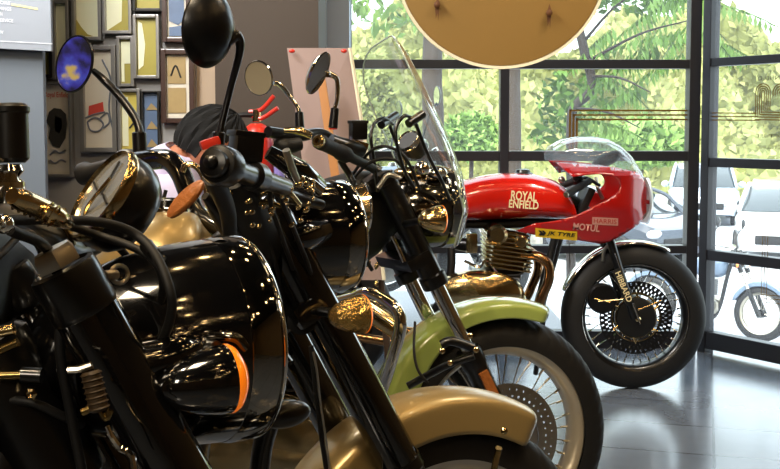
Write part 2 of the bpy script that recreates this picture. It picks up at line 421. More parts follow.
# curved dark tree with hanging compound leaves
d = 8.3
tr = tree(572, d, .036, 3, M['trunkd'], 'curving dark trunk outside with hanging feathery leaf sprays', 0, None, None,
     [(U(572,330,d).x, U(572,330,d).y, GZ), U(571, 200, d), U(571, 130, d), U(574, 108, d), U(590, 92, d), U(591, 76, d), U(584, 50, d), U(575, 0, d), U(580, -60, d)])
def spray(b, p, q, n, L, rg):
    p = V(p); q = V(q)
    for i in range(n):
        t = (i + .5) / n; c = p.lerp(q, t) - V((0, 0, .25 * t * t * (q - p).length)); d_ = (q - p).normalized(); 
        for s in (-1, 1):
            a = (V((0, 0, -1)) * .9 + d_ * .5 + V((s * .5, rg.uniform(-.3, .3), .35 * s))).normalized(); l = L * (1 - .4 * t); w = d_ * (l * .16)
            b.poly([c, c + a * l * .5 + w, c + a * l, c + a * l * .5 - w])
b = MB()
for (x0, y0, x1, y1) in ((690, 20, 560, 60), (690, 30, 600, 35), (650, -10, 620, 50), (690, 50, 610, 78), (660, 45, 580, 62), (612, 30, 575, 55), (640, 85, 600, 100), (610, 78, 650, 96), (575, 118, 640, 128), (590, 130, 560, 150),
                         (690, -10, 630, 60), (680, 30, 645, 60), (700, 10, 750, 45), (705, 35, 742, 52), (700, -5, 770, 10), (655, 10, 635, 52), (675, -5, 600, 20), (700, 20, 735, 55)):
    for k in range(1): spray(b, U(x0 + rg.uniform(-6, 6), y0 + rg.uniform(-6, 6), 8.4 + k * .5), U(x1 + rg.uniform(-9, 9), y1 + rg.uniform(-9, 9), 8.2 + k * .6), 15, .15, rg)
b.build('leaf_sprays', M['leafS'], tr, smooth=False, weld=0)
b = MB(); leaves(b, U(575, 100, 9.2), (.32, .3, .26), 220, .05, rg); leaves(b, U(565, 135, 9.2), (.3, .3, .2), 160, .05, rg); leaves(b, U(640, -8, 9.2), (.7, .3, .2), 260, .06, rg)
b.build('crown', M['leafS'], tr, smooth=False, weld=0)
br = MB()
for (x0, y0, x1, y1) in ((590, 60, 690, 20), (585, 40, 640, -10), (590, 76, 650, 92), (574, 108, 640, 128)): br.tube([U(x0, y0, d), U((x0 + x1) / 2, (y0 + y1) / 2 - 6, d - .3), U(x1, y1, d - .5)], [.014, .009, .004], 6)
br.build('branch', M['trunkd'], tr)

# ---- cars
def car(name, label, px, d, yaw, L, paint, h=1.45, w=1.7):
    c = U(px, 200, d); o = V((c.x, c.y, GZ)); t = thing(name, o, label, 'car')
    m = MX.Translation(o) @ MX.Rotation(yaw, 4, 'Z'); P = lambda x, y, z: m @ V((x, y, z))
    # side outline: bottom / belt / roof heights along the length
    b = MB(); R = []
    st = [(-.5, .45, .72), (-.49, .3, .85), (-.42, .25, .92), (-.25, .22, .95), (0, .22, .95), (.22, .22, .93), (.3, .22, .9), (.42, .25, .82), (.49, .3, .72), (.5, .4, .6)]
    for (u, zb, zt) in st:
        ww = w / 2 * (1 - 2.2 * max(0, abs(u) - .36)); x = u * L; r = .1
        R.append([P(x, -ww * .96, zb), P(x, -ww, zb + .12), P(x, -ww, zt - r), P(x, -ww + r, zt), P(x, ww - r, zt), P(x, ww, zt - r), P(x, ww, zb + .12), P(x, ww * .96, zb)])
    b.rings(R); b.build('body', paint, t)
    b = MB(); R = []
    for (u, zt, k) in ((-.44, .9, .93), (-.3, h - .06, .78), (-.1, h, .77), (.08, h - .03, .77), (.26, .93, .92)):
        ww = w / 2 * k; x = u * L; zb = .88
        R.append([P(x, -w / 2 * .93, zb), P(x, -ww, zt - .04), P(x, -ww + .08, zt), P(x, ww - .08, zt), P(x, ww, zt - .04), P(x, w / 2 * .93, zb)])
    b.rings(R); b.build('cabin_glass', M['carglass'], t)
    b = MB(); R = []
    for (u, zt) in ((-.31, h - .03), (-.1, h + .012), (.085, h - .015)):
        ww = w / 2 * .78; x = u * L; R.append([P(x, -ww, zt - .05), P(x, -ww + .08, zt), P(x, ww - .08, zt), P(x, ww, zt - .05), P(x, ww * .9, zt - .06), P(x, -ww * .9, zt - .06)])
    b.rings(R); b.build('roof', paint, t)
    for s in (-1, 1):
        for (u0, z0, u1, z1, u2, z2) in ((.27, .92, .18, 1.2, .085, h - .04), (-.02, .92, -.03, 1.2, -.04, h - .04), (-.43, .92, -.37, 1.18, -.31, h - .05)):
            b = MB(); b.tube([P(u0 * L, s * w / 2 * .93, z0), P(u1 * L, s * w / 2 * .86, z1), P(u2 * L, s * w / 2 * .79, z2)], .035, 8); b.build('pillar', paint, t)
        b = MB(); b.ell(P(.2 * L, s * (w / 2 + .08), .98), P(1, 0, 0) - P(0, 0, 0), (.1, .08, .07)); b.build('wing_mirror', paint, t)
        for u in (-.31, .31):
            b = MB(); a = P(u * L, s * (w / 2 - .2), .31); e = P(u * L, s * (w / 2 + .01), .31); b.lathe(a, e - a, [(0, 0), (.29, 0), (.31, .03), (.31, .18), (.28, .21), (.2, .2), (0, .19)], 28, cap=False)
            wh = b.build('wheel', M['tyre'], t)
            b = MB(); b.lathe(e, e - a, [(0, .0), (.18, .0), (.19, -.01), (.05, .012), (0, .015)], 20, cap=False); b.build('hubcap', M['steel'], wh)
        b = MB(); b.ell(P(.485 * L, s * w * .36, .66), P(1, 0, 0) - P(0, 0, 0), (.17, .08, .06)); b.build('headlamp', M['glasslens'], t)
    b = MB(); b.box(P(.5 * L, 0, .5), (.04, .9, .16), x=P(1, 0, 0) - P(0, 0, 0), bev=.02); b.build('grille', M['dark'], t)
    for s in (-1, 1):
        b = MB(); b.box(P(.02 * L, s * (w / 2 + .004), .78), (.14, .02, .025), x=P(1, 0, 0) - P(0, 0, 0), bev=.006); b.build('door_handle', M['steel'], t)
M['carglass'] = mat('tinted car glass', '2c3538', .05, .2, .8, .1, 1)
M['carwhite'] = mat('white car paint', 'e4e6e8', .25, 0, 1, .03, 1)
M['carblue'] = mat('dusty blue car paint', '29323f', .25, .3, 1, .06, 1)
M['carsilver'] = mat('silver blue car paint', 'b4c2d0', .25, .4, 1, .05, 1)
car('hatchback_car', 'dusty blue car outside, its bonnet just behind the racer nose', 612, 20.0, math.radians(-60), 3.6, M['carblue'], 1.35)
car('silver_car', 'pale silver car outside, standing behind the window post', 702, 28.5, math.radians(-104), 3.8, M['carsilver'], 1.5)
car('white_car', 'white car outside with its windscreen facing the glass door', 788, 20.5, math.radians(-112), 3.9, M['carwhite'], 1.42)
car('white_car', 'low white car far outside, seen above the red tank', 440, 22.5, math.radians(8), 4.0, M['carwhite'], 1.4)

# ================================================================ LIGHT
w = bpy.data.worlds.new('World'); SC.world = w; w.use_nodes = True; nt = w.node_tree; bg = nt.nodes['Background']
sk = nt.nodes.new('ShaderNodeTexSky'); sk.sky_type = 'NISHITA'; sk.sun_elevation = math.radians(55); sk.sun_rotation = math.radians(205); sk.sun_disc = False
sk.air_density = 1.2; sk.dust_density = 3
mx = nt.nodes.new('ShaderNodeMix'); mx.data_type = 'RGBA'; mx.inputs[0].default_value = .6; mx.inputs[7].default_value = (7, 7.6, 8, 1)
nt.links.new(sk.outputs[0], mx.inputs[6]); nt.links.new(mx.outputs[2], bg.inputs[0]); bg.inputs[1].default_value = .42
su = bpy.data.lights.new('sun', 'SUN'); su.energy = 5.0; su.angle = .02; su.color = (1, .95, .84); so = bpy.data.objects.new('sun', su); C.objects.link(so)
so.rotation_euler = (math.radians(38), 0, math.radians(-30))   # high sun, from the street's near side over the roof
def area(loc, tgt, size, e, col, sy=None):
    l = bpy.data.lights.new('area', 'AREA'); l.energy = e; l.color = col; l.size = size
    if sy: l.shape = 'RECTANGLE'; l.size_y = sy
    o = bpy.data.objects.new('area', l); C.objects.link(o); o.location = loc; o.rotation_euler = (V(tgt) - V(loc)).to_track_quat('-Z', 'Y').to_euler(); return o
def spot(loc, tgt, e, col, ang=60, r=.05):
    l = bpy.data.lights.new('spot', 'SPOT'); l.energy = e; l.color = col; l.spot_size = math.radians(ang); l.spot_blend = .5; l.shadow_soft_size = r
    o = bpy.data.objects.new('spot', l); C.objects.link(o); o.location = loc; o.rotation_euler = (V(tgt) - V(loc)).to_track_quat('-Z', 'Y').to_euler(); return o
WARM = (1, .80, .54)
M['lamp'] = mat('warm lamp face', 'fff0d0', .5, emit='ffd08c', es=45)
# rows of recessed ceiling lamps
k = 0; lamp0 = None
for x in (-3.1, -2.5, -1.9, -1.3, -.7, -.1, .5, 1.1, 1.7, 2.3, 2.9):
    for y in (-4.0, -3.3, -2.6, -1.9, -1.2, -.5, .2, .9, 1.6, 2.3, 3.0, 3.7):
        if lamp0 is not None and random.random() < .45: continue
        x += random.uniform(-.25, .25); y += random.uniform(-.25, .25)
        if lamp0 is None:
            lamp0 = thing('ceiling_lamp', (x, y, 3.3), 'round warm recessed ceiling lamp', 'lamp', 'recessed ceiling lamps')
            b = MB(); b.lathe((x, y, 3.3), (0, 0, -1), [(.055, 0), (.08, 0), (.08, .02), (.055, .02)], 20, cap=False); pa = b.build('trim_ring', M['steel'], lamp0)
            b = MB(); b.lathe((x, y, 3.3), (0, 0, -1), [(0, .004), (.055, .004), (.055, .012), (0, .014)], 20, cap=False); pb = b.build('lamp_face', M['lamp'], lamp0)
        else:
            r = lamp0.copy(); C.objects.link(r); r.location = (x, y, 3.3)
            for ch in (pa, pb): c2 = ch.copy(); C.objects.link(c2); c2.parent = r
area((-.4, .6, 3.2), (-.2, 1.6, .9), .5, 26, WARM)
area((-1.3, 2.7, 2.5), (-1.6, 4.8, 1.35), .4, 24, (1, .98, .95))  # unseen fill lamp added to brighten the pictures
area((1.4, 3.0, 3.2), (1.4, 4.9, .4), .7, 24, (1, .9, .75))
area((-1.6, 3.2, 3.1), (-1.7, 4.8, 1.4), 1.0, 75, (1, .97, .92))
area((-1.2, -1.6, 2.6), (.2, 2.6, .8), .5, 26, (1, .88, .7))
spot((-.9, .6, 3.1), (-.1, 1.9, .9), 60, WARM, 50)
spot((.9, 1.6, 3.2), (.3, 3.0, .7), 50, WARM, 50)
spot((1.2, 3.4, 3.2), (.9, 4.9, .8), 45, (1, .85, .62), 50)
# ================================================================ MOTORCYCLES
RK = math.radians(26); LU = V((-math.sin(RK), 0, math.cos(RK))); LN = V((math.cos(RK), 0, math.sin(RK)))
AX = .33
def legp(t, y, f=0): return V((0, y, AX)) + LU * t + LN * f
def ring_disc(P, c, y, ri, ro, m, name, parent, th=.004, nang=120, rad=9, holes=None):
    """perforated brake disc lying in the wheel plane"""
    b = MB()
    def keep(u, v):
        return not (holes and holes(u, v))
    for s in (-1, 1):
        b.grid(lambda u, v: P(c.x + (ri + (ro - ri) * v) * math.cos(2 * PI * u), y + s * th / 2, c.z + (ri + (ro - ri) * v) * math.sin(2 * PI * u)), nang, rad, keep)
    return b.build(name, m, parent, smooth=False)
def wheel(Tm, root, name='front_wheel', R=.325, W=.1, rr=.24, rim='steel', nsp=36, tread=True, hub='satin', hr=.05, spoke='steel', disc=None, holes=None, rimw=.7, c=None, hubw=.06):
    P = lambda x, y, z: Tm @ V((x, y, z)); c = c or V((0, 0, AX)); N = 288 if tread else 96; NP = 22
    RR = []
    for i in range(N):
        a = 2 * PI * i / N; row = []
        for j in range(NP + 1):
            q = PI * (j / NP) * 1.16 - PI * .08; y = -math.cos(q) * W / 2; h = math.sin(q)
            r = rr + .004 + (R - rr - .004) * max(0, min(1, (abs(h) ** .75) * (1 if h > 0 else -.1)))
            if tread and h > .35:
                ph = (i / 6 + abs(y) * 26 * (1 if y > 0 else 1)) % 1
                if ph < .28 and abs(y) > .012: r -= .004
                if abs(abs(y) - .010) < .003: r -= .003
            row.append(P(c.x + r * math.cos(a), c.y + y, c.z + r * math.sin(a)))
        RR.append(row)
    b = MB(); vs = [[b.bm.verts.new(p) for p in r] for r in RR]
    for i in range(N):
        for j in range(NP): b.bm.faces.new((vs[i][j], vs[(i + 1) % N][j], vs[(i + 1) % N][j + 1], vs[i][j + 1]))
    wh = b.build(name, M['tyre'], root)
    ax = P(0, 1, 0) - P(0, 0, 0); O = P(*c); w = W * rimw / 2
    b = MB(); prof = [(rr + .008, -w), (rr + .012, -w + .004), (rr - .002, -w + .010), (rr - .012, -w + .02), (rr - .016, 0), (rr - .012, w - .02), (rr - .002, w - .010), (rr + .012, w - .004), (rr + .008, w), (rr - .006, w - .003), (rr - .018, w - .014), (rr - .024, 0), (rr - .018, -w + .014), (rr - .006, -w + .003), (rr + .008, -w)]
    b.lathe(O, ax, prof, 96, cap=False); b.build('rim', M[rim], wh)
    b = MB(); b.lathe(O, ax, [(0, -hubw), (.02, -hubw), (.022, -.04), (hr, -.034), (hr, -.026), (.03, -.02), (.03, .02), (hr, .026), (hr, .034), (.022, .04), (.02, hubw), (0, hubw)], 32, cap=False); b.build('hub', M[hub], wh)
    b = MB()
    for k in range(nsp):
        s = -1 if k % 2 else 1; cr = .32 if (k // 2) % 2 else -.32; a = 2 * PI * k / nsp
        p = P(c.x + hr * .9 * math.cos(a + cr), c.y + s * .03, c.z + hr * .9 * math.sin(a + cr)); q = P(c.x + (rr - .018) * math.cos(a), c.y + s * .006, c.z + (rr - .018) * math.sin(a))
        b.tube([p, q], .0018, 6, 0)
    for k in range(nsp):
        a = 2 * PI * k / nsp; s = -1 if k % 2 else 1; d = V((math.cos(a), 0, math.sin(a)))
        b.cyl(P(*(c + d * (rr - .042) + V((0, s * .008, 0)))), P(*(c + d * (rr - .02) + V((0, s * .006, 0)))), .0032, 6)
    b.build('spokes', M[spoke], wh)
    return wh
def fender(Tm, root, m, R, a0, a1, w=.068, skirt=.06, name='front_fender', n=60, c=None, crown=.02, thick=.003, tip=.25, skf=None):
    P = lambda x, y, z: Tm @ V((x, y, z)); c = c or V((0, 0, AX)); b = MB()
    def fn(u, v):
        a = a0 + (a1 - a0) * u; s = 2 * v - 1
        e = min(1, min(u, 1 - u) / .06) ** .5 if tip else 1
        e1 = 1 - (1 - min(1, u / .05)) ** 2 if u < .05 else (1 - (1 - min(1, (1 - u) / .10)) ** 2 if u > .9 else 1)
        sk = (skf(u) if skf else skirt) * (.25 + .75 * e1); ww = w * (.55 + .45 * e1)
        q = abs(s); 
        if q < .6: y = ww * math.sin(q / .6 * PI / 2); r = R - crown + (crown) * math.cos(q / .6 * PI / 2)
        else: y = ww * (1 + .02 * (q - .6)); r = R - crown - sk * (q - .6) / .4
        return P(c.x + r * math.cos(a), c.y + (y if s > 0 else -y), c.z + r * math.sin(a))
    b.grid(fn, n, 30); o = b.build(name, m, root); md = o.modifiers.new('t', 'SOLIDIFY'); md.thickness = thick; md.offset = 0
    return o
def headlight(Tm, root, hx, hz, r, prof, m, ringm='chrome', tr=.004):
    P = lambda x, y, z: Tm @ V((x, y, z)); ax = P(1, 0, 0) - P(0, 0, 0); O = P(hx, 0, hz)
    b = MB(); b.lathe(O, ax, prof, 56, cap=False); h = b.build('headlight_shell', m, root)
    b = MB(); b.lathe(O, ax, [(r + tr * (1.2 * math.cos(q)), .0 + tr * math.sin(q)) for q in [2 * PI * k / 10 for k in range(11)]], 72, cap=False); b.build('chrome_ring', M[ringm], h)
    b = MB(); b.lathe(O, ax, [(r * .985, -.001), (r * 1.018, -.004), (r * 1.03, -.012), (r * 1.028, -.026), (r * 1.012, -.033), (r * .99, -.034)], 64, cap=False); b.build('bezel', M['bezel'], h)
    b = MB(); b.lathe(O, ax, [(0, .03), (r * .3, .028), (r * .6, .02), (r * .85, .008), (r * .97, -.002)], 48, cap=False); b.build('lens', M['glasslens'], h)
    return h
def bullet(root, c, ax, r, L, body, lens, name='turn_signal', lensf=.25, stalk=None, lab=None):
    b = MB(); c = V(c); ax = V(ax).normalized()
    b.lathe(c, ax, [(0, -L), (r * .35, -L * .93), (r * .62, -L * .75), (r * .85, -L * .45), (r * .97, -L * .15), (r, 0), (r * .97, .003), (0, .003)], 32, cap=False); s = b.build(name, body, root)
    if lab: s['label'] = lab
    b = MB(); b.lathe(c + ax * .001, ax, [(r * .98, 0), (r * 1.0, r * lensf * .4), (r * .93, r * lensf), (r * .6, r * lensf * 1.9), (r * .3, r * lensf * 2.25), (0, r * lensf * 2.35)], 32, cap=False); b.build('amber_lens', lens, s)
    if stalk:
        b = MB(); b.tube(stalk, r * .27, 12); b.build('stalk', M['satin'] if body != M['chrome'] else M['chrome'], s)
    return s
def fork(Tm, root, tl, tshroud, ttop, r_low, r_tube, r_sh, mlow, mtube, msh, sep=.1, top=True, collar=True):
    P = lambda v: Tm @ v
    for y in (-sep, sep):
        b = MB(); b.lathe(P(legp(-.045, y)), P(LU) - P(V((0, 0, 0))), [(0, 0), (r_low * .7, 0), (r_low, .02), (r_low, tl + .02), (r_low * 1.12, tl + .025), (r_low * 1.12, tl + .045), (0, tl + .045)], 28, cap=False)
        lg = b.build('fork_leg', mlow, root)
        b = MB(); b.cyl(P(legp(tl - .03, y)), P(legp(ttop, y)), r_tube, 28, .05); b.build('fork_tube', mtube, lg)
        if r_sh:
            b = MB(); b.lathe(P(legp(tshroud, y)), P(LU) - P(V((0, 0, 0))), [(r_tube, .002), (r_sh * .97, 0), (r_sh, .004), (r_sh, ttop - tshroud - .03), (r_sh * .95, ttop - tshroud - .025), (r_tube, ttop - tshroud - .02)], 32, cap=False)
            b.build('fork_shroud', msh, lg)
def yoke(Tm, root, t, m, sep=.1, th=.035, name='triple_clamp', w=.07):
    P = lambda v: Tm @ v; b = MB(); O = P(legp(t, 0, -.02)); X_ = P(V((0, 1, 0))) - P(V((0, 0, 0))); Z_ = P(LU) - P(V((0, 0, 0)))
    b.box(O, (sep * 2 + .07, w, th), x=X_, y=Z_, bev=.012); return b.build(name, m, root)
def mirror_(root, c, face, rx, ry, up, stem, sr, backm, name='mirror', facem=None, depth=.022, stemm=None):
    """round mirror: dished back, glass face looking along `face`"""
    f = V(face).normalized(); b = MB(); b.lathe(c, f, [(0, -depth), (.35, -depth * .93), (.7, -depth * .62), (.92, -depth * .25), (1, 0), (.98, .004), (.93, .004), (.93, .001), (0, .001)], 40, up=up, sx=rx, sy=ry, cap=False)
    o = b.build(name, backm, root)
    b = MB(); b.lathe(V(c) + f * .002, f, [(0, 0), (.93, 0), (.93, .001), (0, .001)], 40, up=up, sx=rx, sy=ry, cap=False); b.build('mirror_glass', facem or M['mirror'], o)
    b = MB(); b.tube(stem, sr, 12); b.build('mirror_stem', stemm or M['satin'], o)
    return o
def bodymat(Tm, yb, lean, up=0):
    h0 = Tm @ V((-.36, 0, .95)); return MX.Translation(h0) @ MX.Rotation(yb, 4, 'Z') @ MX.Rotation(-lean, 4, 'X') @ MX.Translation((.36, 0, -.95 + up))
def loftx(P, st, n=28, e=2.3):
    """sections across x: (x, half width, z bottom, z top)"""
    R = []
    for (x, w, z0, z1) in st:
        r = []
        for k in range(n):
            a = 2 * PI * k / n; ca, sa = math.cos(a), math.sin(a)
            r.append(P(x, w * math.copysign(abs(ca) ** (2 / e), ca), (z0 + z1) / 2 + (z1 - z0) / 2 * math.copysign(abs(sa) ** (2 / e), sa)))
        R.append(r)
    return R
def tank(TB, root, m, x1=-.42, x0=-.98, ztop=.93, w=.14, name='fuel_tank', cap=True):
    P = lambda x, y, z: TB @ V((x, y, z)); L = x1 - x0; b = MB()
    st = [(x1, .02, ztop - .12, ztop - .05), (x1 - .02, .06, ztop - .2, ztop - .025), (x1 - L * .15, w * .8, ztop - .25, ztop - .004), (x1 - L * .35, w, ztop - .26, ztop), (x1 - L * .55, w * .98, ztop - .26, ztop - .012), (x1 - L * .75, w * .78, ztop - .24, ztop - .05), (x1 - L * .93, w * .5, ztop - .23, ztop - .11), (x0, .03, ztop - .2, ztop - .16)]
    # smooth stations
    S = spline([V((a, b_, c_)) for a, b_, c_, d_ in st], 4); S2 = spline([V((a, d_, 0)) for a, b_, c_, d_ in st], 4)
    b.rings(loftx(P, [(p.x, max(.004, p.y), p.z, q.y) for p, q in zip(S, S2)])); t = b.build(name, m, root)
    if cap:
        b = MB(); u = P(0, 0, 1) - P(0, 0, 0); b.lathe(P(x1 - L * .32, 0, ztop - .004), u, [(.036, 0), (.036, .006), (.03, .008), (.028, .02), (.012, .026), (0, .026)], 28, cap=False); b.build('filler_cap', M['chrome'], t)
    return t
def rearend(TB, root, seatm, m, rim, z=.79):
    P = lambda x, y, z_: TB @ V((x, y, z_))
    b = MB(); S = spline([V((-.93, .06, .05)), V((-1.0, .1, .06)), V((-1.15, .14, .05)), V((-1.35, .12, .07)), V((-1.6, .1, .06)), V((-1.68, .05, .03))], 4)
    b.rings(loftx(P, [(p.x, p.y, z - p.z + .0, z + p.z * .6) for p in S])); b.build('seat', seatm, root)
    wheel(TB, root, 'rear_wheel', .325, .12, .225, rim, 36, False, c=V((-1.40, 0, AX)))
    fender(TB, root, m, .385, math.radians(20), math.radians(165), .08, .05, 'rear_fender', 40, c=V((-1.40, 0, AX)))
    for s in (-1, 1):
        b = MB(); b.cyl(P(-1.36, s * .14, .34), P(-1.22, s * .13, .70), .028, 16); b.build('shock_absorber', M['satin'], root)
        b = MB(); b.tube([P(-.85, s * .11, .32), P(-1.1, s * .13, .31), P(-1.42, s * .13, .33)], .02, 10); b.build('swingarm', M['satin'], root)
def engine(TB, root, mc, mh, x=-.72, z=.36, fins=9, fm='satin', tilt=0.0, kick=1, r=.15):
    P = lambda x_, y, z_: TB @ V((x_, y, z_)); ay = P(0, 1, 0) - P(0, 0, 0)
    b = MB()
    b.rings(loftx(P, [(x + r + .05, .05, z - .05, z + .06), (x + r + .02, .1, z - .09, z + .1), (x + .08, .12, z - .12, z + .13), (x - .08, .12, z - .12, z + .13), (x - r - .05, .1, z - .1, z + .1), (x - r - .09, .05, z - .05, z + .05)])); e = b.build('engine', mc, root)
    for s in (-1, 1):
        b = MB(); b.lathe(P(x - .02, s * .10, z), ay * s, [(r, 0), (r, .03), (r * .93, .048), (r * .7, .058), (0, .062)], 40, sx=1.25, sy=.85, up=P(0, 0, 1) - P(0, 0, 0), cap=False); b.build('engine_cover', mh, e)
    b = MB(); u = V((math.sin(tilt), 0, math.cos(tilt)))
    for k in range(fins):
        c = V((x + .06, 0, z + .13 + k * .022)) + u * 0 + V((math.sin(tilt), 0, 0)) * k * .022; s_ = .2 - .003 * abs(k - 5)
        b.box(P(*c), (s_, .24, .006), x=P(1, 0, 0) - P(0, 0, 0), y=P(0, 0, 1) - P(0, 0, 0), bev=.002)
    b.box(P(x + .06, 0, z + .22), (.15, .17, .2), x=P(1, 0, 0) - P(0, 0, 0), y=P(0, 0, 1) - P(0, 0, 0), bev=.02)
    b.build('cylinder_fins', M[fm], e)
    return e
def framep(TB, root, m='satin'):
    P = lambda x, y, z: TB @ V((x, y, z)); b = MB()
    b.tube([P(-.38, 0, .90), P(-.43, 0, .7), P(-.5, 0, .35), P(-.62, 0, .2), P(-1.0, 0, .2)], .024, 12); b.build('frame_downtube', M[m], root)
    b = MB(); b.tube([P(-.36, 0, .93), P(-.7, 0, .80), P(-1.1, 0, .73), P(-1.6, 0, .72)], .022, 12); b.build('frame_backbone', M[m], root)
    b = MB(); b.cyl(P(-.33, 0, .86), P(-.40, 0, 1.0), .04, 20); b.build('steering_head', M[m], root)

M['bezel'] = mat('bezel chrome', '8f8d88', .06, 1, 0, .05, 3)
M['boot'] = mat('brown rubber boot', '3a2c1a', .5, .2, 0, .3, 40)
M['dial'] = mat('gauge dial', '8b8a84', .25, .3, 1, .2, 12)
TA = mtx(.047, 1.064, .58, .13); TBk = mtx(.123, 1.916, .5, .14); TC = mtx(.3, 2.96, .33, .06)
# ---------------------------------------------------------------- bike A : black cruiser right in front of the camera
rootA = thing('motorcycle', (.047, 1.064, 0), 'glossy black motorcycle with round black headlight and black bullet indicator, closest to the camera', 'motorcycle', None)
P = lambda x, y, z: TA @ V((x, y, z))
dirA = (P(1, 0, 0) - P(0, 0, 0)).normalized(); upA = P(0, 0, 1) - P(0, 0, 0); latA = P(0, 1, 0) - P(0, 0, 0)
fork(TA, rootA, .32, .30, .805, .030, .0195, .0272, M['satin'], M['chrome'], M['black'])
for y in (-.1, .1):
    c = TA @ legp(.766, y); ax = (TA @ LU - TA @ V((0, 0, 0)))
    b = MB(); b.lathe(c, ax, [(.026, 0), (.0280, .002), (.0286, .006), (.0286, .038), (.0278, .043), (.024, .045), (.023, .042), (0, .042)], 40, cap=False); cl = b.build('fork_collar', M['satin'], rootA)
    b = MB(); b.lathe(c + ax * .05, ax, [(0, -.004), (.0195, -.004), (.0195, .007), (.017, .012), (0, .013)], 6, cap=False); b.build('hex_cap', M['steel'], cl)
    b = MB(); o_ = c + ax * .034 + dirA * .030 ; b.cyl(o_ - latA * .004, o_ + dirA * .012, .0045, 12); b.lathe(o_ + dirA * .014, latA, [(.0075 + .002 * math.cos(q), .002 * math.sin(q)) for q in [2 * PI * k / 8 for k in range(9)]], 16, cap=False); b.build('cable_eyelet', M['steel'], cl)
yoke(TA, rootA, .50, M['satin'])
prof = [(.0985, 0), (.1005, -.006), (.1000, -.020), (.0985, -.022), (.0975, -.021), (.0975, -.026), (.0995, -.028), (.0985, -.05), (.095, -.08), (.088, -.115), (.076, -.15), (.059, -.178), (.038, -.197), (.018, -.205), (0, -.207)]
hA = headlight(TA, rootA, -.153, .977, .0985, prof, M['black'], tr=.0022)
# head lamp ears
for s in (-1, 1):
    b = MB(); b.tube([P(-.30, s * .1, .97), P(-.26, s * .105, .975), P(-.23, s * .09, .977)], [.02, .018, .012], 12); b.build('headlight_bracket', M['black'], rootA)
sigA = U(224, 379, .955); b = None
bullet(rootA, sigA, dirA * .96 + V((0, -.02, .02)), .0305, .062, M['black'], M['amber'], stalk=[U(140, 346, 1.02), U(190, 344, .99), U(216, 350, .965)], lab='gloss black bullet indicator with an amber lens')
b = MB(); b.tube([U(143, 338, 1.0), U(190, 336, .985), U(232, 337, .975), U(246, 348, .98)], .005, 10); b.build('chrome_bracket', M['dchrome'], rootA)
b = MB(); b.tube([U(143, 345, 1.0), U(190, 346, .985), U(222, 346, .98)], .0035, 10); b.build('chrome_bracket', M['dchrome'], rootA)
# handlebar, gauge and controls
b = MB(); c = U(104, 196, 1.05); ax = V((.70, .46, -.55)).normalized()
b.lathe(c, ax, [(.0475, 0), (.0485, .008), (.0485, .018), (.045, .030), (.036, .041), (.02, .046), (0, .047)], 48, cap=False); gA = b.build('gauge_cup', M['satin'], rootA)
b = MB(); b.lathe(c, ax, [(.0455, -.002), (.047, -.007), (.0492, -.006), (.0502, .0), (.0485, .004)], 48, cap=False); b.build('gauge_bezel', M['brass'], gA)
b = MB(); b.lathe(c, ax, [(0, -.003), (.046, -.003), (.046, .002), (0, .002)], 40, cap=False); b.build('gauge_dial', M['dial'], gA)
x_, y_, z_ = frame(ax); b = MB()
for a in (0.3, 1.6, 3.4): b.tube([c - ax * .004 + x_ * .006 * math.cos(a), c - ax * .005 + (x_ * math.cos(a) + y_ * math.sin(a)) * .036], .0012, 6, 0)
b.build('gauge_needle', M['dark'], gA)
b = MB(); b.tube([U(84, 222, 1.06), U(86, 210, 1.05), U(95, 196, 1.04), U(110, 178, 1.035)], .0018, 8); b.build('gauge_guard_wire', M['brass'], gA)
b = MB(); b.tube([U(-60, 200, .72), U(0, 214, .9), U(42, 232, 1.02), U(78, 250, 1.10), U(120, 226, 1.28)], .0125, 14); b.build('handlebar', M['satin'], rootA)
b = MB(); b.tube([U(12, 196, .80), U(22, 200, .81), U(40, 208, .83), U(57, 217, .85), U(68, 223, .87)], [.0062, .0085, .0085, .0085, .005], 16); b.build('brass_cable_adjuster', M['brass'], rootA)
b = MB()
for (px, py) in ((18, 199), (24, 202), (30, 205), (36, 207), (42, 210), (48, 213), (54, 216)):
    b.lathe(U(px, py, .83), U(px + 6, py + 3, .83) - U(px, py, .83), [(.008, -.001), (.0095, 0), (.008, .001)], 16, cap=False)
b.build('rubber_gaiter', M['brass'], rootA)
b = MB(); b.cyl(U(10, 108, .86), U(12, 163, .86), .0135, 32, .25); rv = b.build('brake_reservoir', M['satin'], rootA)
b = MB(); b.cyl(U(10, 104, .86), U(10.5, 116, .86), .0148, 32, .25); b.build('reservoir_cap', M['satin'], rv)
b = MB(); b.lathe(U(6, 165, .86), U(8, 200, .86) - U(6, 165, .86), [(0, 0), (.012, 0), (.0135, .005), (.009, .010), (.0135, .014), (.014, .024), (.010, .03), (0, .031)], 28, cap=False); b.build('reservoir_neck', M['chrome'], rv)
b = MB(); b.ell(U(4, 224, .78), (0, 0, 1), (.0072, .0072, .0072)); b.build('lever_ball', M['chrome'], rootA)
b = MB(); b.tube([U(4, 224, .78), U(-10, 226, .7), U(-60, 235, .6)], .004, 10); b.build('brake_lever', M['chrome'], rootA)
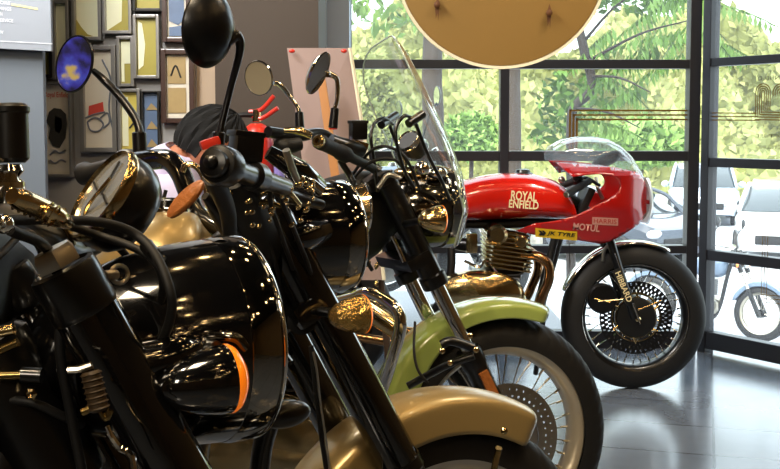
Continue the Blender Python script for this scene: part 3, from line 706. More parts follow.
for pts, r in (([U(-20, 221, .80), U(20, 220, .84), U(62, 220, .88), U(104, 223, .92), U(135, 234, .94), U(156, 256, .93), U(170, 290, .92), U(171, 315, .93), U(160, 345, .96), U(140, 380, 1.0)], .0042),
               ([U(70, 226, .96), U(100, 236, .98), U(130, 246, .97), U(155, 262, .96), U(163, 290, .97), U(150, 330, 1.0)], .0038),
               ([U(98, 230, 1.08), U(128, 258, 1.10), U(136, 285, 1.12), U(130, 320, 1.14), U(116, 350, 1.15)], .0038),
               ([U(10, 230, .85), U(48, 250, .9), U(62, 300, .92), U(60, 350, .93), U(72, 420, .95), U(84, 480, .96)], .0045),
               ([U(-5, 260, .85), U(28, 232, .93), U(44, 262, .97), U(46, 300, 1.0)], .003),
               ([U(-10, 400, .95), U(30, 402, .94), U(60, 415, .95), U(82, 425, .97)], .004)):
    b = MB(); b.tube(pts, r, 10); b.build('control_cable', M['rubber'], rootA)
b = MB(); b.lathe(U(150, 250, .94), U(156, 258, .93) - U(150, 250, .94), [(.004, -.008), (.0065, -.008), (.0065, .008), (.004, .008)], 14, cap=False); b.build('cable_clip', M['satin'], rootA)
b = MB(); R = [];
for (px, py, d_, r_) in ((-60, 300, .95, .09), (-20, 282, 1.0, .07), (14, 266, 1.05, .045), (36, 262, 1.1, .026), (46, 268, 1.12, .01)):
    c_ = U(px - 6, py + 16, d_); R.append([c_ + V((0, math.cos(a) * r_, math.sin(a) * r_)) for a in [2 * PI * k / 24 for k in range(24)]])
b.rings(R); b.build('steering_shroud', M['dark'], rootA)
# small bolted ring on the upper clamp
b = MB(); b.cyl(U(78, 248, 1.10), U(77, 241, 1.10), .018, 24); b.build('steering_stem_nut', M['brass'], rootA)
b = MB(); b.tube([U(60, 210, 1.05), U(66, 228, 1.05), U(70, 244, 1.06)], .006, 10); b.build('bar_clamp_bolt', M['brassd'], rootA)
b = MB(); b.tube([U(27, 226, .97), U(32, 236, .97), U(44, 262, .98), U(48, 288, .99)], .0022, 8); b.build('chrome_wire', M['chrome'], rootA)
# body left of the fork
TAb = bodymat(TA, .42, .13, .0)
tank(TAb, rootA, M['black'], x1=-.40, x0=-1.0, ztop=.97)
framep(TAb, rootA)
engine(TAb, rootA, M['dark'], M['black'], fm='dark')
b = MB(); b.cyl(U(91, 374, .86), U(99, 408, .86), .0075, 20)
for k in range(7):
    t = k / 6; b.lathe(U(91, 374, .86).lerp(U(99, 408, .86), t), U(99, 408, .86) - U(91, 374, .86), [(.006, -.0025), (.0088, 0), (.006, .0025)], 20, cap=False)
b.build('ribbed_boot', M['boot'], rootA)
b = MB(); b.tube([U(68, 370, .86), U(80, 369, .86), U(92, 365, .86)], .003, 8); b.build('bracket_rod', M['steel'], rootA)
b = MB(); b.tube([U(82, 412, .86), U(97, 408, .86), U(106, 418, .86), U(110, 410, .86)], .003, 10); b.build('bracket_hook', M['brassd'], rootA)
for q in ((-5, 376, 22, 375, .004, 'brassd'), (22, 375, 42, 376, .007, 'satin'), (0, 350, 18, 342, .004, 'brassd'), (0, 332, 14, 329, .005, 'brass')):
    b = MB(); b.tube([U(q[0], q[1], .93), U(q[2], q[3], .93)], q[4], 10, 0); b.build('linkage_rod', M[q[5]], rootA)
b = MB(); b.lathe(U(32, 393, .93), (0, -1, 0), [(0, 0), (.0055, 0), (.0055, .004), (.003, .006), (0, .004)], 6, cap=False); b.build('banjo_bolt', M['brass'], rootA)
b = MB(); b.tube([U(107, 426, .86), U(112, 438, .86)], .002, 8, 0); b.tube([U(108, 432, .865), U(118, 446, .87), U(128, 452, .87), U(133, 462, .87), U(134, 490, .87)], .0032, 8); b.build('chrome_fitting', M['chrome'], rootA)
b = MB(); b.ell(U(284, 414, 1.12), dirA, (.0145, .0145, .03)); b.cyl(U(240, 412, 1.12), U(284, 414, 1.12), .0135, 20); b.build('horn', M['satin'], rootA)
b = MB(); b.tube([U(270, 420, 1.13), U(262, 450, 1.14), U(258, 490, 1.15)], .011, 10); b.build('horn_bracket', M['satin'], rootA)
wheel(TA, rootA, 'front_wheel', .325, .1, .24, 'chrome', 36, True)
fender(TA, rootA, M['black'], .385, math.radians(30), math.radians(165), .07, .06)

# ---------------------------------------------------------------- bike B : gold fender, black headlight
rootB = thing('motorcycle', (.123, 1.916, 0), 'motorcycle with matt gold front fender, black fork covers and black headlight shell', 'motorcycle', None)
P = lambda x, y, z: TBk @ V((x, y, z))
dirB = (P(1, 0, 0) - P(0, 0, 0)).normalized(); latB = P(0, 1, 0) - P(0, 0, 0)
fork(TBk, rootB, .30, .28, .80, .034, .0205, .036, M['satin'], M['chrome'], M['black'])
yoke(TBk, rootB, .61, M['black'], th=.04); yoke(TBk, rootB, .78, M['satin'], th=.03)
prof = [(.0985, 0), (.1005, -.006), (.1000, -.020), (.0985, -.022), (.0975, -.021), (.0975, -.026), (.0995, -.028), (.0995, -.07), (.095, -.11), (.086, -.15), (.070, -.18), (.05, -.2), (.02, -.21), (0, -.212)]
headlight(TBk, rootB, -.163, .990, .0985, prof, M['black'], tr=.0026)
for s in (-1, 1):
    b = MB(); b.tube([P(-.34, s * .1, .98), P(-.29, s * .11, .99), P(-.24, s * .09, 1.0)], [.03, .028, .02], 12); b.build('headlight_bracket', M['black'], rootB)
b = MB(); b.tube([U(268, 152, 1.78), U(300, 172, 1.80), U(318, 186, 1.86)], [.012, .02, .016], 12); b.build('nacelle_top', M['black'], rootB)
b = MB(); b.tube([U(300, 178, 1.78), U(310, 184, 1.79), U(321, 192, 1.80)], [.006, .011, .010], 12); b.build('chrome_knob', M['chrome'], rootB)
# wrapped bullet indicator
sB = U(362, 314, 1.74)
M['wrap'] = mat('crinkled wrapped chrome', 'b08f52', .22, .85, 0, .5, 60, .9)
bullet(rootB, sB, dirB, .031, .058, M['wrap'], M['amber'], stalk=[U(300, 309, 1.86), U(318, 311, 1.80), U(332, 313, 1.76)], lensf=.12, lab='crinkled film wrapped bullet indicator')
b = MB(); b.lathe(U(302, 320, 1.80), (0, -1, .1), [(0, 0), (.024, 0), (.024, .006), (.008, .008), (.008, .014), (0, .014)], 24, cap=False); b.build('indicator_mount', M['satin'], rootB)
# right-hand controls nearest the camera
gr = U(211, 162, 1.36); ge = U(285, 187, 1.62)
b = MB(); ax = ge - gr; b.lathe(gr, ax, [(0, -.002), (.008, -.002), (.009, .002), (.017, .004), (.0185, .010), (.018, .016), (.0235, .018), (.0258, .024), (.0258, .05), (.020, .054), (.015, .06), (.015, .13), (.02, .135), (.021, .16), (.014, .165), (.0125, ax.length), (0, ax.length)], 32, cap=False)
b.build('throttle_grip', M['satin'], rootB)
b = MB(); b.lathe(gr - ax.normalized() * .002, -ax, [(0, 0), (.0085, 0), (.0085, .003), (.005, .006), (0, .007)], 20, cap=False); b.build('bar_end_cap', M['satin'], rootB)
b = MB(); b.tube([U(213, 176, 1.42), U(222, 196, 1.50), U(228, 214, 1.56), U(230, 240, 1.6)], [.014, .013, .012, .01], 12); b.build('switch_cluster', M['dark'], rootB)
b = MB(); b.box(U(210, 143, 1.42), (.026, .02, .012), x=(1, .3, .35), bev=.004); b.build('kill_switch', M['redd'], rootB)
b = MB(); b.box(U(246, 147, 1.5), (.040, .04, .042), x=(1, .5, -.1), bev=.008); rv = b.build('brake_reservoir', M['satin'], rootB)
b = MB(); b.box(U(246, 134, 1.5), (.043, .043, .008), x=(1, .5, -.12), bev=.003); b.build('reservoir_cap', M['satin'], rv)
b = MB(); b.tube([U(222, 182, 1.48), U(236, 180, 1.52), U(254, 180, 1.6), U(275, 184, 1.68)], [.003, .004, .005, .005], 10); b.build('brake_lever', M['satin'], rootB)
mc = U(208, 29, 1.40)
mirror_(rootB, mc, (-.84, .52, .10), .046, .050, (.1, 0, 1), [mc + V((.022, .005, -.018)), U(236, 36, 1.42), U(240, 50, 1.43), U(230, 90, 1.44), U(219, 138, 1.44), U(217, 158, 1.44)], [.006, .008, .0055, .0045, .0045, .006], M['shell'], depth=.028)
b = MB(); b.cyl(U(219, 132, 1.43), U(217, 156, 1.43), .0085, 18); b.build('mirror_clamp', M['satin'], rootB)
# left-hand side of the bar, further away
mc = U(75, 64, 2.12)
mirror_(rootB, mc, (-.42, -.88, .10), .045, .057, (.3, 0, 1), [mc + V((.03, .02, -.012)), U(104, 80, 2.13), U(120, 97, 2.13), U(136, 120, 2.12), U(140, 138, 2.11), U(140, 156, 2.11)], [.006, .008, .008, .008, .008, .009], M['satin'], depth=.018, facem=M['mirror'])
b = MB(); b.cyl(U(139, 132, 2.1), U(140, 154, 2.1), .0135, 18); b.build('mirror_clamp', M['satin'], rootB)
b = MB(); b.lathe(U(80, 175, 2.14), U(130, 162, 2.08) - U(80, 175, 2.14), [(0, 0), (.012, 0), (.022, .006), (.023, .02), (.017, .03), (.016, .12), (0, .12)], 24, cap=False); b.build('clutch_grip', M['rubber'], rootB)
b = MB(); b.tube([U(128, 163, 2.06), U(150, 160, 2.02), U(168, 160, 1.99), U(180, 172, 1.96), U(188, 192, 1.93), U(198, 214, 1.9), U(225, 232, 1.88)], [.018, .019, .019, .019, .018, .016, .016], 16); b.build('handlebar', M['black'], rootB)
b = MB(); b.tube([U(182, 172, 1.90), U(186, 165, 1.9), U(195, 166, 1.9), U(203, 176, 1.9), U(208, 196, 1.9)], .0055, 12); b.build('clutch_lever', M['brass'], rootB)
b = MB(); b.tube([U(166, 190, 1.94), U(163, 204, 1.94), U(170, 212, 1.94), U(176, 205, 1.93)], .0035, 8); b.build('cable_loop', M['rubber'], rootB)
b = MB(); rl = V((.52, -.6, .62)); b.lathe(U(187, 200, 1.70), (-.45, -.75, .45), [(0, 0), (1, 0), (1, .006), (.85, .009), (0, .01)], 32, up=(.7, 0, .7), sx=.015, sy=.039, cap=False); b.build('oval_reflector', M['orange'], rootB)['label'] = 'orange oval reflector'
b = MB(); b.tube([U(232, 178, 1.62), U(238, 200, 1.66), U(246, 222, 1.72), U(262, 250, 1.8)], [.022, .034, .04, .04], 16); b.build('cable_bundle_cover', M['dark'], rootB)
b = MB(); b.tube([U(205, 196, 1.58), U(214, 206, 1.6), U(224, 222, 1.64), U(236, 240, 1.7)], [.006, .012, .014, .016], 12); b.build('switch_housing', M['satin'], rootB)
# centre controls between the bars
for (pts, r, m_) in (([U(286, 150, 1.7), U(292, 168, 1.72), U(300, 186, 1.75)], [.006, .006, .005], 'steel'), ([U(240, 172, 1.6), U(268, 182, 1.68), U(290, 196, 1.74), U(322, 205, 1.80)], [.008, .012, .012, .008], 'satin'),
                     ([U(254, 200, 1.7), U(270, 190, 1.7), U(288, 192, 1.7), U(300, 205, 1.72)], .004, 'brass'), ([U(250, 216, 1.66), U(262, 202, 1.66), U(280, 206, 1.68)], .004, 'brassd')):
    b = MB(); b.tube(pts, r, 10); b.build('bar_fitting', M[m_], rootB)
for k in range(5):
    b = MB(); x0 = 240 + 12 * k; b.tube([U(x0, 176 + 2 * k, 1.62), U(x0 - 6, 200, 1.66), U(x0 - 4 + 3 * k, 235, 1.72), U(x0 + 8 + 4 * k, 280, 1.8), U(x0 + 26, 330, 1.9)], .004, 8); b.build('control_cable', M['rubber'], rootB)
b = MB(); b.rings(loftx(P, [(-.44, .03, .82, .96), (-.42, .05, .80, .99), (-.37, .065, .78, 1.03), (-.31, .065, .80, 1.03), (-.27, .04, .84, .99)])); b.build('headstock_cover', M['dark'], rootB)
b = MB()
for k in range(60):
    b.ell(U(222 + random.random() * 94, 176 + random.random() * 50, 1.60 + random.random() * .1), (random.random(), random.random(), random.random()), (.003, .004, .005), 8, 6)
bolts = b.build('glint_beads', M['brass'], rootB); bolts['kind'] = 'stuff'  # brass beads scattered to imitate the many small glints around the bars
TBb = bodymat(TBk, .24, .14, .0)
P2 = lambda x, y, z: TBb @ V((x, y, z))
tank(TBb, rootB, M['gold'], x1=-.40, x0=-.64, ztop=1.045, w=.13)
framep(TBb, rootB); engine(TBb, rootB, M['brassd'], M['brass'], x=-.66, z=.42, fm='satin'); rearend(TBb, rootB, M['rubber'], M['gold'], 'steel')
fender(TBk, rootB, M['gold'], .372, math.radians(55), math.radians(172), .072, .05, crown=.03)
wheel(TBk, rootB, 'front_wheel', .325, .1, .24, 'steel', 36, True)
b = MB(); b.lathe(U(504, 431, 1.86), (0, -1, .2), [(0, 0), (.006, 0), (.006, .004), (.003, .006), (0, .006)], 12, cap=False); b.build('fender_bolt', M['brass'], rootB)
b = MB(); b.tube([U(499, 448, 1.88), U(494, 470, 1.9), U(486, 520, 1.93)], .006, 8); b.build('fender_stay', M['brassd'], rootB)
b = MB(); b.tube([U(311, 346, 1.70), U(314, 372, 1.71), U(317, 400, 1.73), U(322, 440, 1.76), U(328, 480, 1.8)], .0042, 10); b.build('brake_hose', M['rubber'], rootB)
b = MB(); b.tube([U(313, 352, 1.69), U(317, 372, 1.70), U(320, 400, 1.72), U(326, 440, 1.75), U(331, 480, 1.79)], .0018, 8); b.build('sensor_wire', M['steel'], rootB)
b = MB(); b.tube([U(262, 330, 1.95), U(268, 350, 1.93), U(280, 370, 1.92)], [.02, .026, .03], 16); b.build('intake_hose', M['dchrome'], rootB)
# ---------------------------------------------------------------- bike C : pale green fender, clear screen
rootC = thing('motorcycle', (.3, 2.96, 0), 'motorcycle with pale green front fender and tall clear windscreen', 'motorcycle', None)
P = lambda x, y, z: TC @ V((x, y, z)); dirC = (P(1, 0, 0) - P(0, 0, 0)).normalized(); latC = P(0, 1, 0) - P(0, 0, 0)
for y in (-.1, .1):
    U_ = TC @ LU - TC @ V((0, 0, 0))
    b = MB(); b.lathe(TC @ legp(-.05, y), U_, [(0, 0), (.024, 0), (.03, .02), (.031, .28), (.034, .29), (.035, .32), (.031, .335), (0, .335)], 28, cap=False); lg = b.build('fork_leg', M['satin'], rootC)
    b = MB(); b.cyl(TC @ legp(.27, y), TC @ legp(.80, y), .0205, 28, .05); b.build('fork_tube', M['chrome'], lg)
    b = MB(); b.cyl(TC @ legp(.49, y), TC @ legp(.80, y), .030, 28, .1); b.build('fork_shroud', M['satin'], lg)
    b = MB(); b.lathe(TC @ legp(.475, y), U_, [(.02, 0), (.034, 0), (.036, .006), (.036, .03), (.03, .034)], 28, cap=False); b.build('shroud_collar', M['satin'], lg)
b = MB(); b.box(TC @ legp(.165, -.136), (.028, .012, .115), mt=((TC @ LN - TC @ V((0, 0, 0))), latC, (TC @ LU - TC @ V((0, 0, 0)))), bev=.005); b.build('fork_reflector', M['orange'], rootC)['label'] = 'orange fork reflector'
yoke(TC, rootC, .56, M['satin']); yoke(TC, rootC, .79, M['satin'])
M['rimC'] = mat('polished alloy rim', 'd8ccb4', .32, .75, 0, .08, 6)
fender(TC, rootC, M['green'], .378, math.radians(66), math.radians(176), .072, .05, crown=.024, skf=lambda u: .028 + .10 * max(0, u - .42) ** 1.0)
wheel(TC, rootC, 'front_wheel', .328, .105, .243, 'rimC', 36, True, hr=.045)
def hC(u, v): 
    k = (u * 40) % 1; r = v * 9
    return (abs(k - .5) < .18 and 5.5 < r < 7.5 and True) or (abs(((u * 40) + .5) % 1 - .5) < .18 and 2.5 < r < 4.2)
ring_disc(P, V((0, 0, AX)), -.068, .095, .15, M['steel'], 'brake_disc', rootC, nang=200, holes=hC)
b = MB(); b.lathe(P(0, -.062, AX), latC * -1, [(0, 0), (.092, 0), (.095, .003), (.088, .006), (.04, .008), (0, .012)], 40, cap=False); b.build('disc_carrier', M['steel'], rootC)
b = MB(); b.box(TC @ (legp(.07, -.1) + V((-.07, -.005, .02))), (.05, .05, .11), x=dirC, bev=.014); b.build('brake_caliper', M['satin'], rootC)
for (pts, w_) in (([U(441, 345, 2.80), U(452, 341, 2.8), U(474, 348, 2.8)], .012), ([U(408, 386, 2.84), U(430, 374, 2.83), U(450, 364, 2.81), U(474, 356, 2.80)], .010)):
    b = MB(); b.tube(pts, w_, 10); b.build('fender_bracket', M['satin'], rootC)
for (px, py) in ((442, 351), (450, 363), (476, 350), (470, 336)):
    b = MB(); b.lathe(U(px, py, 2.775), (0, -1, .2), [(0, 0), (.0075, 0), (.0075, .004), (.004, .007), (0, .007)], 14, cap=False); b.build('fender_bolt', M['brass'], rootC)
b = MB(); b.tube([U(415, 322, 2.85), U(414, 350, 2.8), U(418, 370, 2.78), U(428, 383, 2.78)], .0035, 8); b.build('brake_hose', M['rubber'], rootC)
# head lamp
prof = [(.104, 0), (.106, -.006), (.105, -.03), (.101, -.035), (.103, -.05), (.101, -.08), (.092, -.12), (.075, -.16), (.05, -.18), (.02, -.19), (0, -.19)]
headlight(TC, rootC, -.125, .955, .104, prof, M['dchrome'], tr=.004)
b = MB(); b.ell(P(-.2, 0, 1.055), dirC, (.05, .02, .085)); b.build('headlight_peak', M['brass'], rootC)
for s in (-1, 1):
    b = MB(); b.ell(P(-.19, s * .07, 1.05), dirC, (.025, .02, .03)); b.build('pilot_lamp', M['chrome'], rootC)
sC = U(441, 219, 2.66)
bullet(rootC, sC, dirC, .034, .06, M['brass'], M['amber'], stalk=[U(405, 224, 2.8), U(415, 222, 2.72), U(422, 221, 2.68)], lensf=.12, lab='chrome bullet indicator with an amber lens')
# windscreen
zc = [(.86, -.12), (.95, -.09), (1.05, -.11), (1.14, -.145), (1.25, -.198), (1.355, -.25), (1.415, -.285)]
def scr(u, v):
    z = .86 + .555 * v; 
    for (z0, x0), (z1, x1) in zip(zc, zc[1:]):
        if z <= z1 + 1e-6: xc = x0 + (x1 - x0) * (z - z0) / (z1 - z0); break
    s = 2 * u - 1; w = .205 * (1 - max(0, (v - .5) / .5) ** 4) ** .5 if v < 1 else .0
    w = max(w, .02) * (.72 + .28 * min(1, v / .3))
    return P(xc - .08 * s * s * (w / .2) ** 1.2, s * w, z)
b = MB(); b.grid(scr, 28, 40); sc = b.build('windscreen', M['screen'], rootC)
edge = [scr(0, k / 30) for k in range(31)] + [scr(1, 1 - k / 30) for k in range(31)]
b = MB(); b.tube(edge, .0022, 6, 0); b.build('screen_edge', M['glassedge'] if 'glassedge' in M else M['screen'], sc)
for (pts, r) in (([U(378, 192, 2.75), U(374, 160, 2.74), U(371, 138, 2.74), U(374, 124, 2.76), U(384, 118, 2.8), U(393, 124, 2.86)], .0045), ([U(414, 188, 2.66), U(404, 170, 2.64), U(397, 145, 2.62), U(396, 128, 2.62), U(404, 116, 2.64), U(412, 118, 2.68)], .0045),
                 ([U(416, 124, 2.68), U(428, 155, 2.72), U(442, 182, 2.76), U(450, 200, 2.8)], .0048), ([U(390, 126, 2.86), U(396, 142, 2.9), U(406, 165, 2.95)], .0048)):
    b = MB(); b.tube(pts, r, 10); b.build('screen_bracket', M['satin'], rootC)
for a_, b_ in ((U(381, 125, 2.8), U(396, 115, 2.9)), (U(408, 124, 2.66), U(423, 114, 2.7))):
    b = MB(); b.cyl(a_, b_, .011, 14); b.build('screen_clamp', M['satin'], rootC)
# bars and controls
gr = U(318, 141, 2.42); ge = U(372, 168, 2.72)
b = MB(); b.lathe(gr, ge - gr, [(0, 0), (.014, 0), (.017, .004), (.0175, .02), (.016, .03), (.016, .12), (.019, .125), (.019, .16), (.012, .165), (.011, (ge - gr).length), (0, (ge - gr).length)], 28, cap=False); b.build('throttle_grip', M['rubber'], rootC)
b = MB(); b.lathe(U(318, 141, 2.40), gr - ge, [(.006, -.012), (.0125, -.012), (.0145, -.006), (.0145, 0), (.011, .004), (.006, .004)], 20, cap=False); b.build('bar_end_cap', M['brass'], rootC)
b = MB(); b.tube([U(268, 132, 2.62), U(282, 134, 2.66), U(300, 136, 2.72), U(322, 134, 2.8), U(345, 150, 2.84), U(380, 172, 2.84)], .014, 14); b.build('handlebar', M['satin'], rootC)
b = MB(); b.tube([U(276, 141, 2.66), U(286, 146, 2.66), U(300, 144, 2.68)], [.014, .02, .016], 14); b.build('switch_cluster', M['dark'], rootC)
b = MB(); b.tube([U(284, 130, 2.62), U(300, 131, 2.62), U(312, 136, 2.62)], [.006, .01, .008], 12); b.build('clutch_perch', M['brass'], rootC)
b = MB(); b.box(U(358, 130, 2.66), (.040, .04, .048), x=(1, .3, 0), bev=.009); rv = b.build('brake_reservoir', M['satin'], rootC)
b = MB(); b.box(U(358, 122, 2.66), (.043, .043, .008), x=(1, .3, 0), bev=.003); b.build('reservoir_cap', M['dark'], rv)
b = MB(); b.box(U(360, 145, 2.66), (.036, .03, .018), x=(1, .3, -.3), bev=.005); b.build('reservoir_base', M['brass'], rv)
b = MB(); b.tube([U(330, 142, 2.6), U(345, 148, 2.62), U(362, 150, 2.66)], [.02, .024, .016], 14); b.build('switch_cluster', M['satin'], rootC)
b = MB(); b.box(U(333, 127, 2.6), (.018, .015, .012), x=(1, .3, 0), bev=.003); b.build('kill_switch', M['redd'], rootC)
mc = U(318, 73, 2.5)
mirror_(rootC, mc, (.62, -.40, -.30), .030, .052, (.35, 0, 1), [mc + V((.02, .02, -.004)), U(329, 74, 2.53), U(337, 80, 2.54), U(337, 100, 2.54), U(334, 112, 2.54), U(334, 128, 2.54)], [.006, .008, .006, .005, .005, .009], M['chrome'], depth=.022, stemm=M['chrome'], facem=M['chrome'])
b = MB(); b.cyl(U(335, 108, 2.53), U(333, 128, 2.53), .0095, 18, r2=.011); b.build('mirror_clamp', M['satin'], rootC)
mc = U(259, 78, 2.7)
M['mirrorface'] = mat('mirror with painted ceiling reflection', 'c4baa2', .25, .5, 0, .15, 10)  # pale ceiling reflection put into the base colour
m1 = mirror_(rootC, mc, (-.45, -.85, -.25), .041, .045, (.4, 0, 1), [mc + V((.035, .01, -.012)), U(280, 85, 2.72), U(290, 97, 2.73), U(299, 111, 2.73), U(299, 130, 2.73)], [.005, .007, .006, .006, .008], M['chrome'], depth=.014, stemm=M['chrome'], facem=M['mirrorface'])
b = MB(); b.cyl(U(299, 112, 2.72), U(300, 131, 2.72), .0105, 18, r2=.012); b.build('mirror_clamp', M['satin'], rootC)
0 and b.tube([mc + fv * .006 + V((-.02, 0, -.018)), mc + fv * .006 + V((-.004, 0, -.004)), mc + fv * .006 + V((.014, -.0, .014))], [.005, .003, .0015], 6); 0
for (pts, r, m_) in (([U(350, 178, 2.7), U(372, 150, 2.66), U(392, 148, 2.64), U(408, 162, 2.66), U(420, 190, 2.7)], .004, 'rubber'), ([U(345, 190, 2.7), U(368, 164, 2.66), U(395, 160, 2.64), U(412, 185, 2.68)], .004, 'rubber'),
                     ([U(378, 188, 2.66), U(388, 175, 2.66), U(400, 178, 2.66)], .006, 'steel'), ([U(355, 180, 2.6), U(348, 205, 2.6), U(352, 235, 2.62), U(372, 270, 2.68)], .005, 'rubber'), ([U(340, 160, 2.62), U(352, 180, 2.62), U(356, 200, 2.6)], .008, 'satin')):
    b = MB(); b.tube(pts, r, 10); b.build('control_cable' if m_ == 'rubber' else 'bar_fitting', M[m_], rootC)
b = MB(); b.lathe(U(408, 140, 2.95), (-.5, -.6, .6), [(0, 0), (.028, 0), (.031, -.01), (.031, -.04), (.022, -.06), (0, -.065)], 36, cap=False); gg = b.build('gauge_cup', M['dark'], rootC)
b = MB(); b.lathe(U(408, 140, 2.95), (-.5, -.6, .6), [(.027, 0), (.030, .004), (.033, 0), (.033, -.01)], 36, cap=False); b.build('gauge_bezel', M['chrome'], gg)
b = MB(); b.ell(U(422, 168, 2.72), (1, 0, 0), (.018, .018, .02)); b.build('gauge_pod', M['chrome'], rootC)
b = MB(); b.rings(loftx(P, [(-.52, .05, .80, .98), (-.48, .08, .78, 1.04), (-.40, .10, .80, 1.06), (-.34, .09, .84, 1.06), (-.28, .05, .9, 1.02)])); b.build('headstock_cover', M['dark'], rootC)
# chrome rimmed horn cover below the bars
b = MB(); b.lathe(U(364, 208, 2.45), dirC, [(0, -.07), (.03, -.065), (.048, -.035), (.054, -.004), (.056, 0), (.05, .004), (0, .006)], 36, cap=False); b.build('horn_cover', M['brass'], rootC)
b = MB(); b.lathe(U(364, 208, 2.45), dirC, [(.055 + .003 * math.cos(q), .003 * math.sin(q)) for q in [2 * PI * k / 8 for k in range(9)]], 40, cap=False); b.build('horn_ring', M['chrome'], rootC)
# engine guard
b = MB(); b.tube([U(330, 302, 2.5), U(352, 296, 2.45), U(366, 292, 2.42), U(385, 300, 2.4), U(398, 312, 2.38), U(400, 330, 2.38), U(392, 358, 2.40), U(380, 395, 2.44), U(360, 440, 2.5)], [.009, .009, .012, .014, .014, .014, .014, .014, .014], 14); b.build('engine_guard', M['chrome'], rootC)
b = MB(); b.tube([U(355, 302, 2.5), U(380, 318, 2.5), U(398, 330, 2.48)], .024, 14, 0); b.build('guard_sleeve', M['brass'], rootC)
TCb = bodymat(TC, .2, .06); tank(TCb, rootC, M['green'], ztop=1.0, w=.15); framep(TCb, rootC); engine(TCb, rootC, M['brassd'], M['brass'], x=-.62, z=.38); rearend(TCb, rootC, M['rubber'], M['green'], 'steel')
b = MB()
for k in range(22): b.ell(U(388 + random.random() * 40, 250 + random.random() * 70, 2.72 + random.random() * .1) - V((.12, 0, 0)), (random.random(), random.random(), 1), (.005, .006, .01), 8, 6)
b.build('engine_fittings', M['brass'], rootC)['kind'] = 'stuff'
b = MB(); b.tube([U(392, 236, 2.62), U(398, 248, 2.62), U(404, 262, 2.62)], .005, 8); b.build('steering_lock', M['chrome'], rootC)

# ---------------------------------------------------------------- red racer
D = 4.87; RW = X(636, D)
rootR = thing('motorcycle', (RW, D, 0), 'red racing motorcycle with half fairing parked by the window', 'motorcycle', None)
TR = mtx(RW, D, 0, .03); R_ = lambda px, py, dy=0: V((X(px, D + dy * 0), D + dy, zat(py, D + .0)))
def RX(px, py, y):   # a point of the side picture, y = offset towards the far side
    e = 4.87 - abs(y)
    return V(((px - 390) / F * e, D + y, H - (py - 125) / F * e))
PR = lambda x, y, z: TR @ V((x, y, z))
wr = wheel(TR, rootR, 'front_wheel', .325, .115, .238, 'satin', 36, False, c=V((0, 0, .325)), hub='satin', hr=.09, rimw=.8, spoke='chrome')
b = MB(); ax = V((0, 1, 0)); b.lathe(PR(0, 0, .325), ax, [(.236 + .002 * math.cos(q), -.047 + .002 * math.sin(q)) for q in [2 * PI * k / 6 for k in range(7)]], 96, cap=False); b.build('rim_lip', M['chrome'], wr)
b = MB(); b.lathe(PR(0, -.05, .325), (0, -1, 0), [(0, 0), (.09, 0), (.092, .006), (.085, .016), (.05, .024), (0, .026)], 40, cap=False); b.build('hub_cover', M['dark'], wr)
b = MB(); b.lathe(PR(0, -.09, .325), (0, -1, 0), [(0, 0), (.013, 0), (.013, .012), (.008, .016), (0, .016)], 6, cap=False); b.build('axle_nut', M['brass'], wr)
def hR(u, v):
    r = v * 9; k = (u * 42) % 1; k2 = (u * 42 + .5) % 1
    return (abs(k - .5) < .24 and 6.0 < r < 8.0) or (abs(k2 - .5) < .24 and 3.4 < r < 5.4) or (abs(k - .5) < .22 and 1.0 < r < 2.8)
ring_disc(PR, V((0, 0, .325)), -.058, .108, .162, M['satin'], 'brake_disc', rootR, nang=252, holes=hR)
b = MB()
for k in range(6):
    a = PI / 3 * k + .4; b.tube([PR(.085 * math.cos(a), -.056, .325 + .085 * math.sin(a)), PR(.115 * math.cos(a + .12), -.056, .325 + .115 * math.sin(a + .12))], .006, 6, 0)
b.lathe(PR(0, -.056, .325), (0, -1, 0), [(.108 + .005 * math.cos(q), .003 * math.sin(q)) for q in [2 * PI * k / 6 for k in range(7)]], 60, cap=False); b.lathe(PR(0, -.056, .325), (0, -1, 0), [(.088 + .005 * math.cos(q), .003 * math.sin(q)) for q in [2 * PI * k / 6 for k in range(7)]], 60, cap=False); b.build('disc_spider', M['brass'], rootR)
b = MB(); b.tube([RX(611, 240, -.1), RX(622, 275, -.1), RX(637, 320, -.1)], .019, 16, 0); b.build('fork_leg', M['satin'], rootR)
b = MB(); b.tube([RX(611, 240, .1), RX(622, 275, .1), RX(637, 320, .1)], .019, 16, 0); b.build('fork_leg', M['satin'], rootR)
b = MB(); b.tube([RX(606, 228, -.1), RX(613, 246, -.1)], .014, 16, 0); b.build('fork_tube', M['chrome'], rootR)
b = MB(); b.tube([RX(606, 228, .1), RX(613, 246, .1)], .014, 16, 0); b.build('fork_tube', M['chrome'], rootR)
b = MB(); b.tube([RX(616, 254, -.128), RX(643, 326, -.128)], .003, 8, 0); b.build('fork_highlight_rod', M['chrome'], rootR)
pc = RX(625, 288, -.132); tx = (RX(633, 306, 0) - RX(617.5, 270, 0)).normalized()
b = MB(); b.box(pc, (.165, .008, .036), mt=(tx, V((0, 1, 0)), V((0, 1, 0)).cross(tx) * -1), bev=.002); pl = b.build('fork_plate', M['dark'], rootR)
text('plate_lettering', 'HIBBARD', M['cream'], pl, pc + V((0, -.006, 0)), tx, V((0, 1, 0)).cross(tx) * -1 if (V((0, 1, 0)).cross(tx) * -1).z > 0 else V((0, 1, 0)).cross(tx), .036, .012, width=.14)
b = MB(); b.lathe(RX(604, 300, -.105), (0, -1, 0), [(0, -.03), (.06, -.03), (.066, -.02), (.066, .01), (.058, .02), (0, .022)], 36, cap=False); b.build('brake_caliper', M['satin'], rootR)
for (q0, q1) in (((600, 303), (625, 301)), ((612, 304), (596, 300)), ((640, 312), (664, 302))):
    b = MB(); b.tube([RX(q0[0], q0[1], -.13), RX(q1[0], q1[1], -.13)], .003, 6, 0); b.build('caliper_rod', M['brass'], rootR)
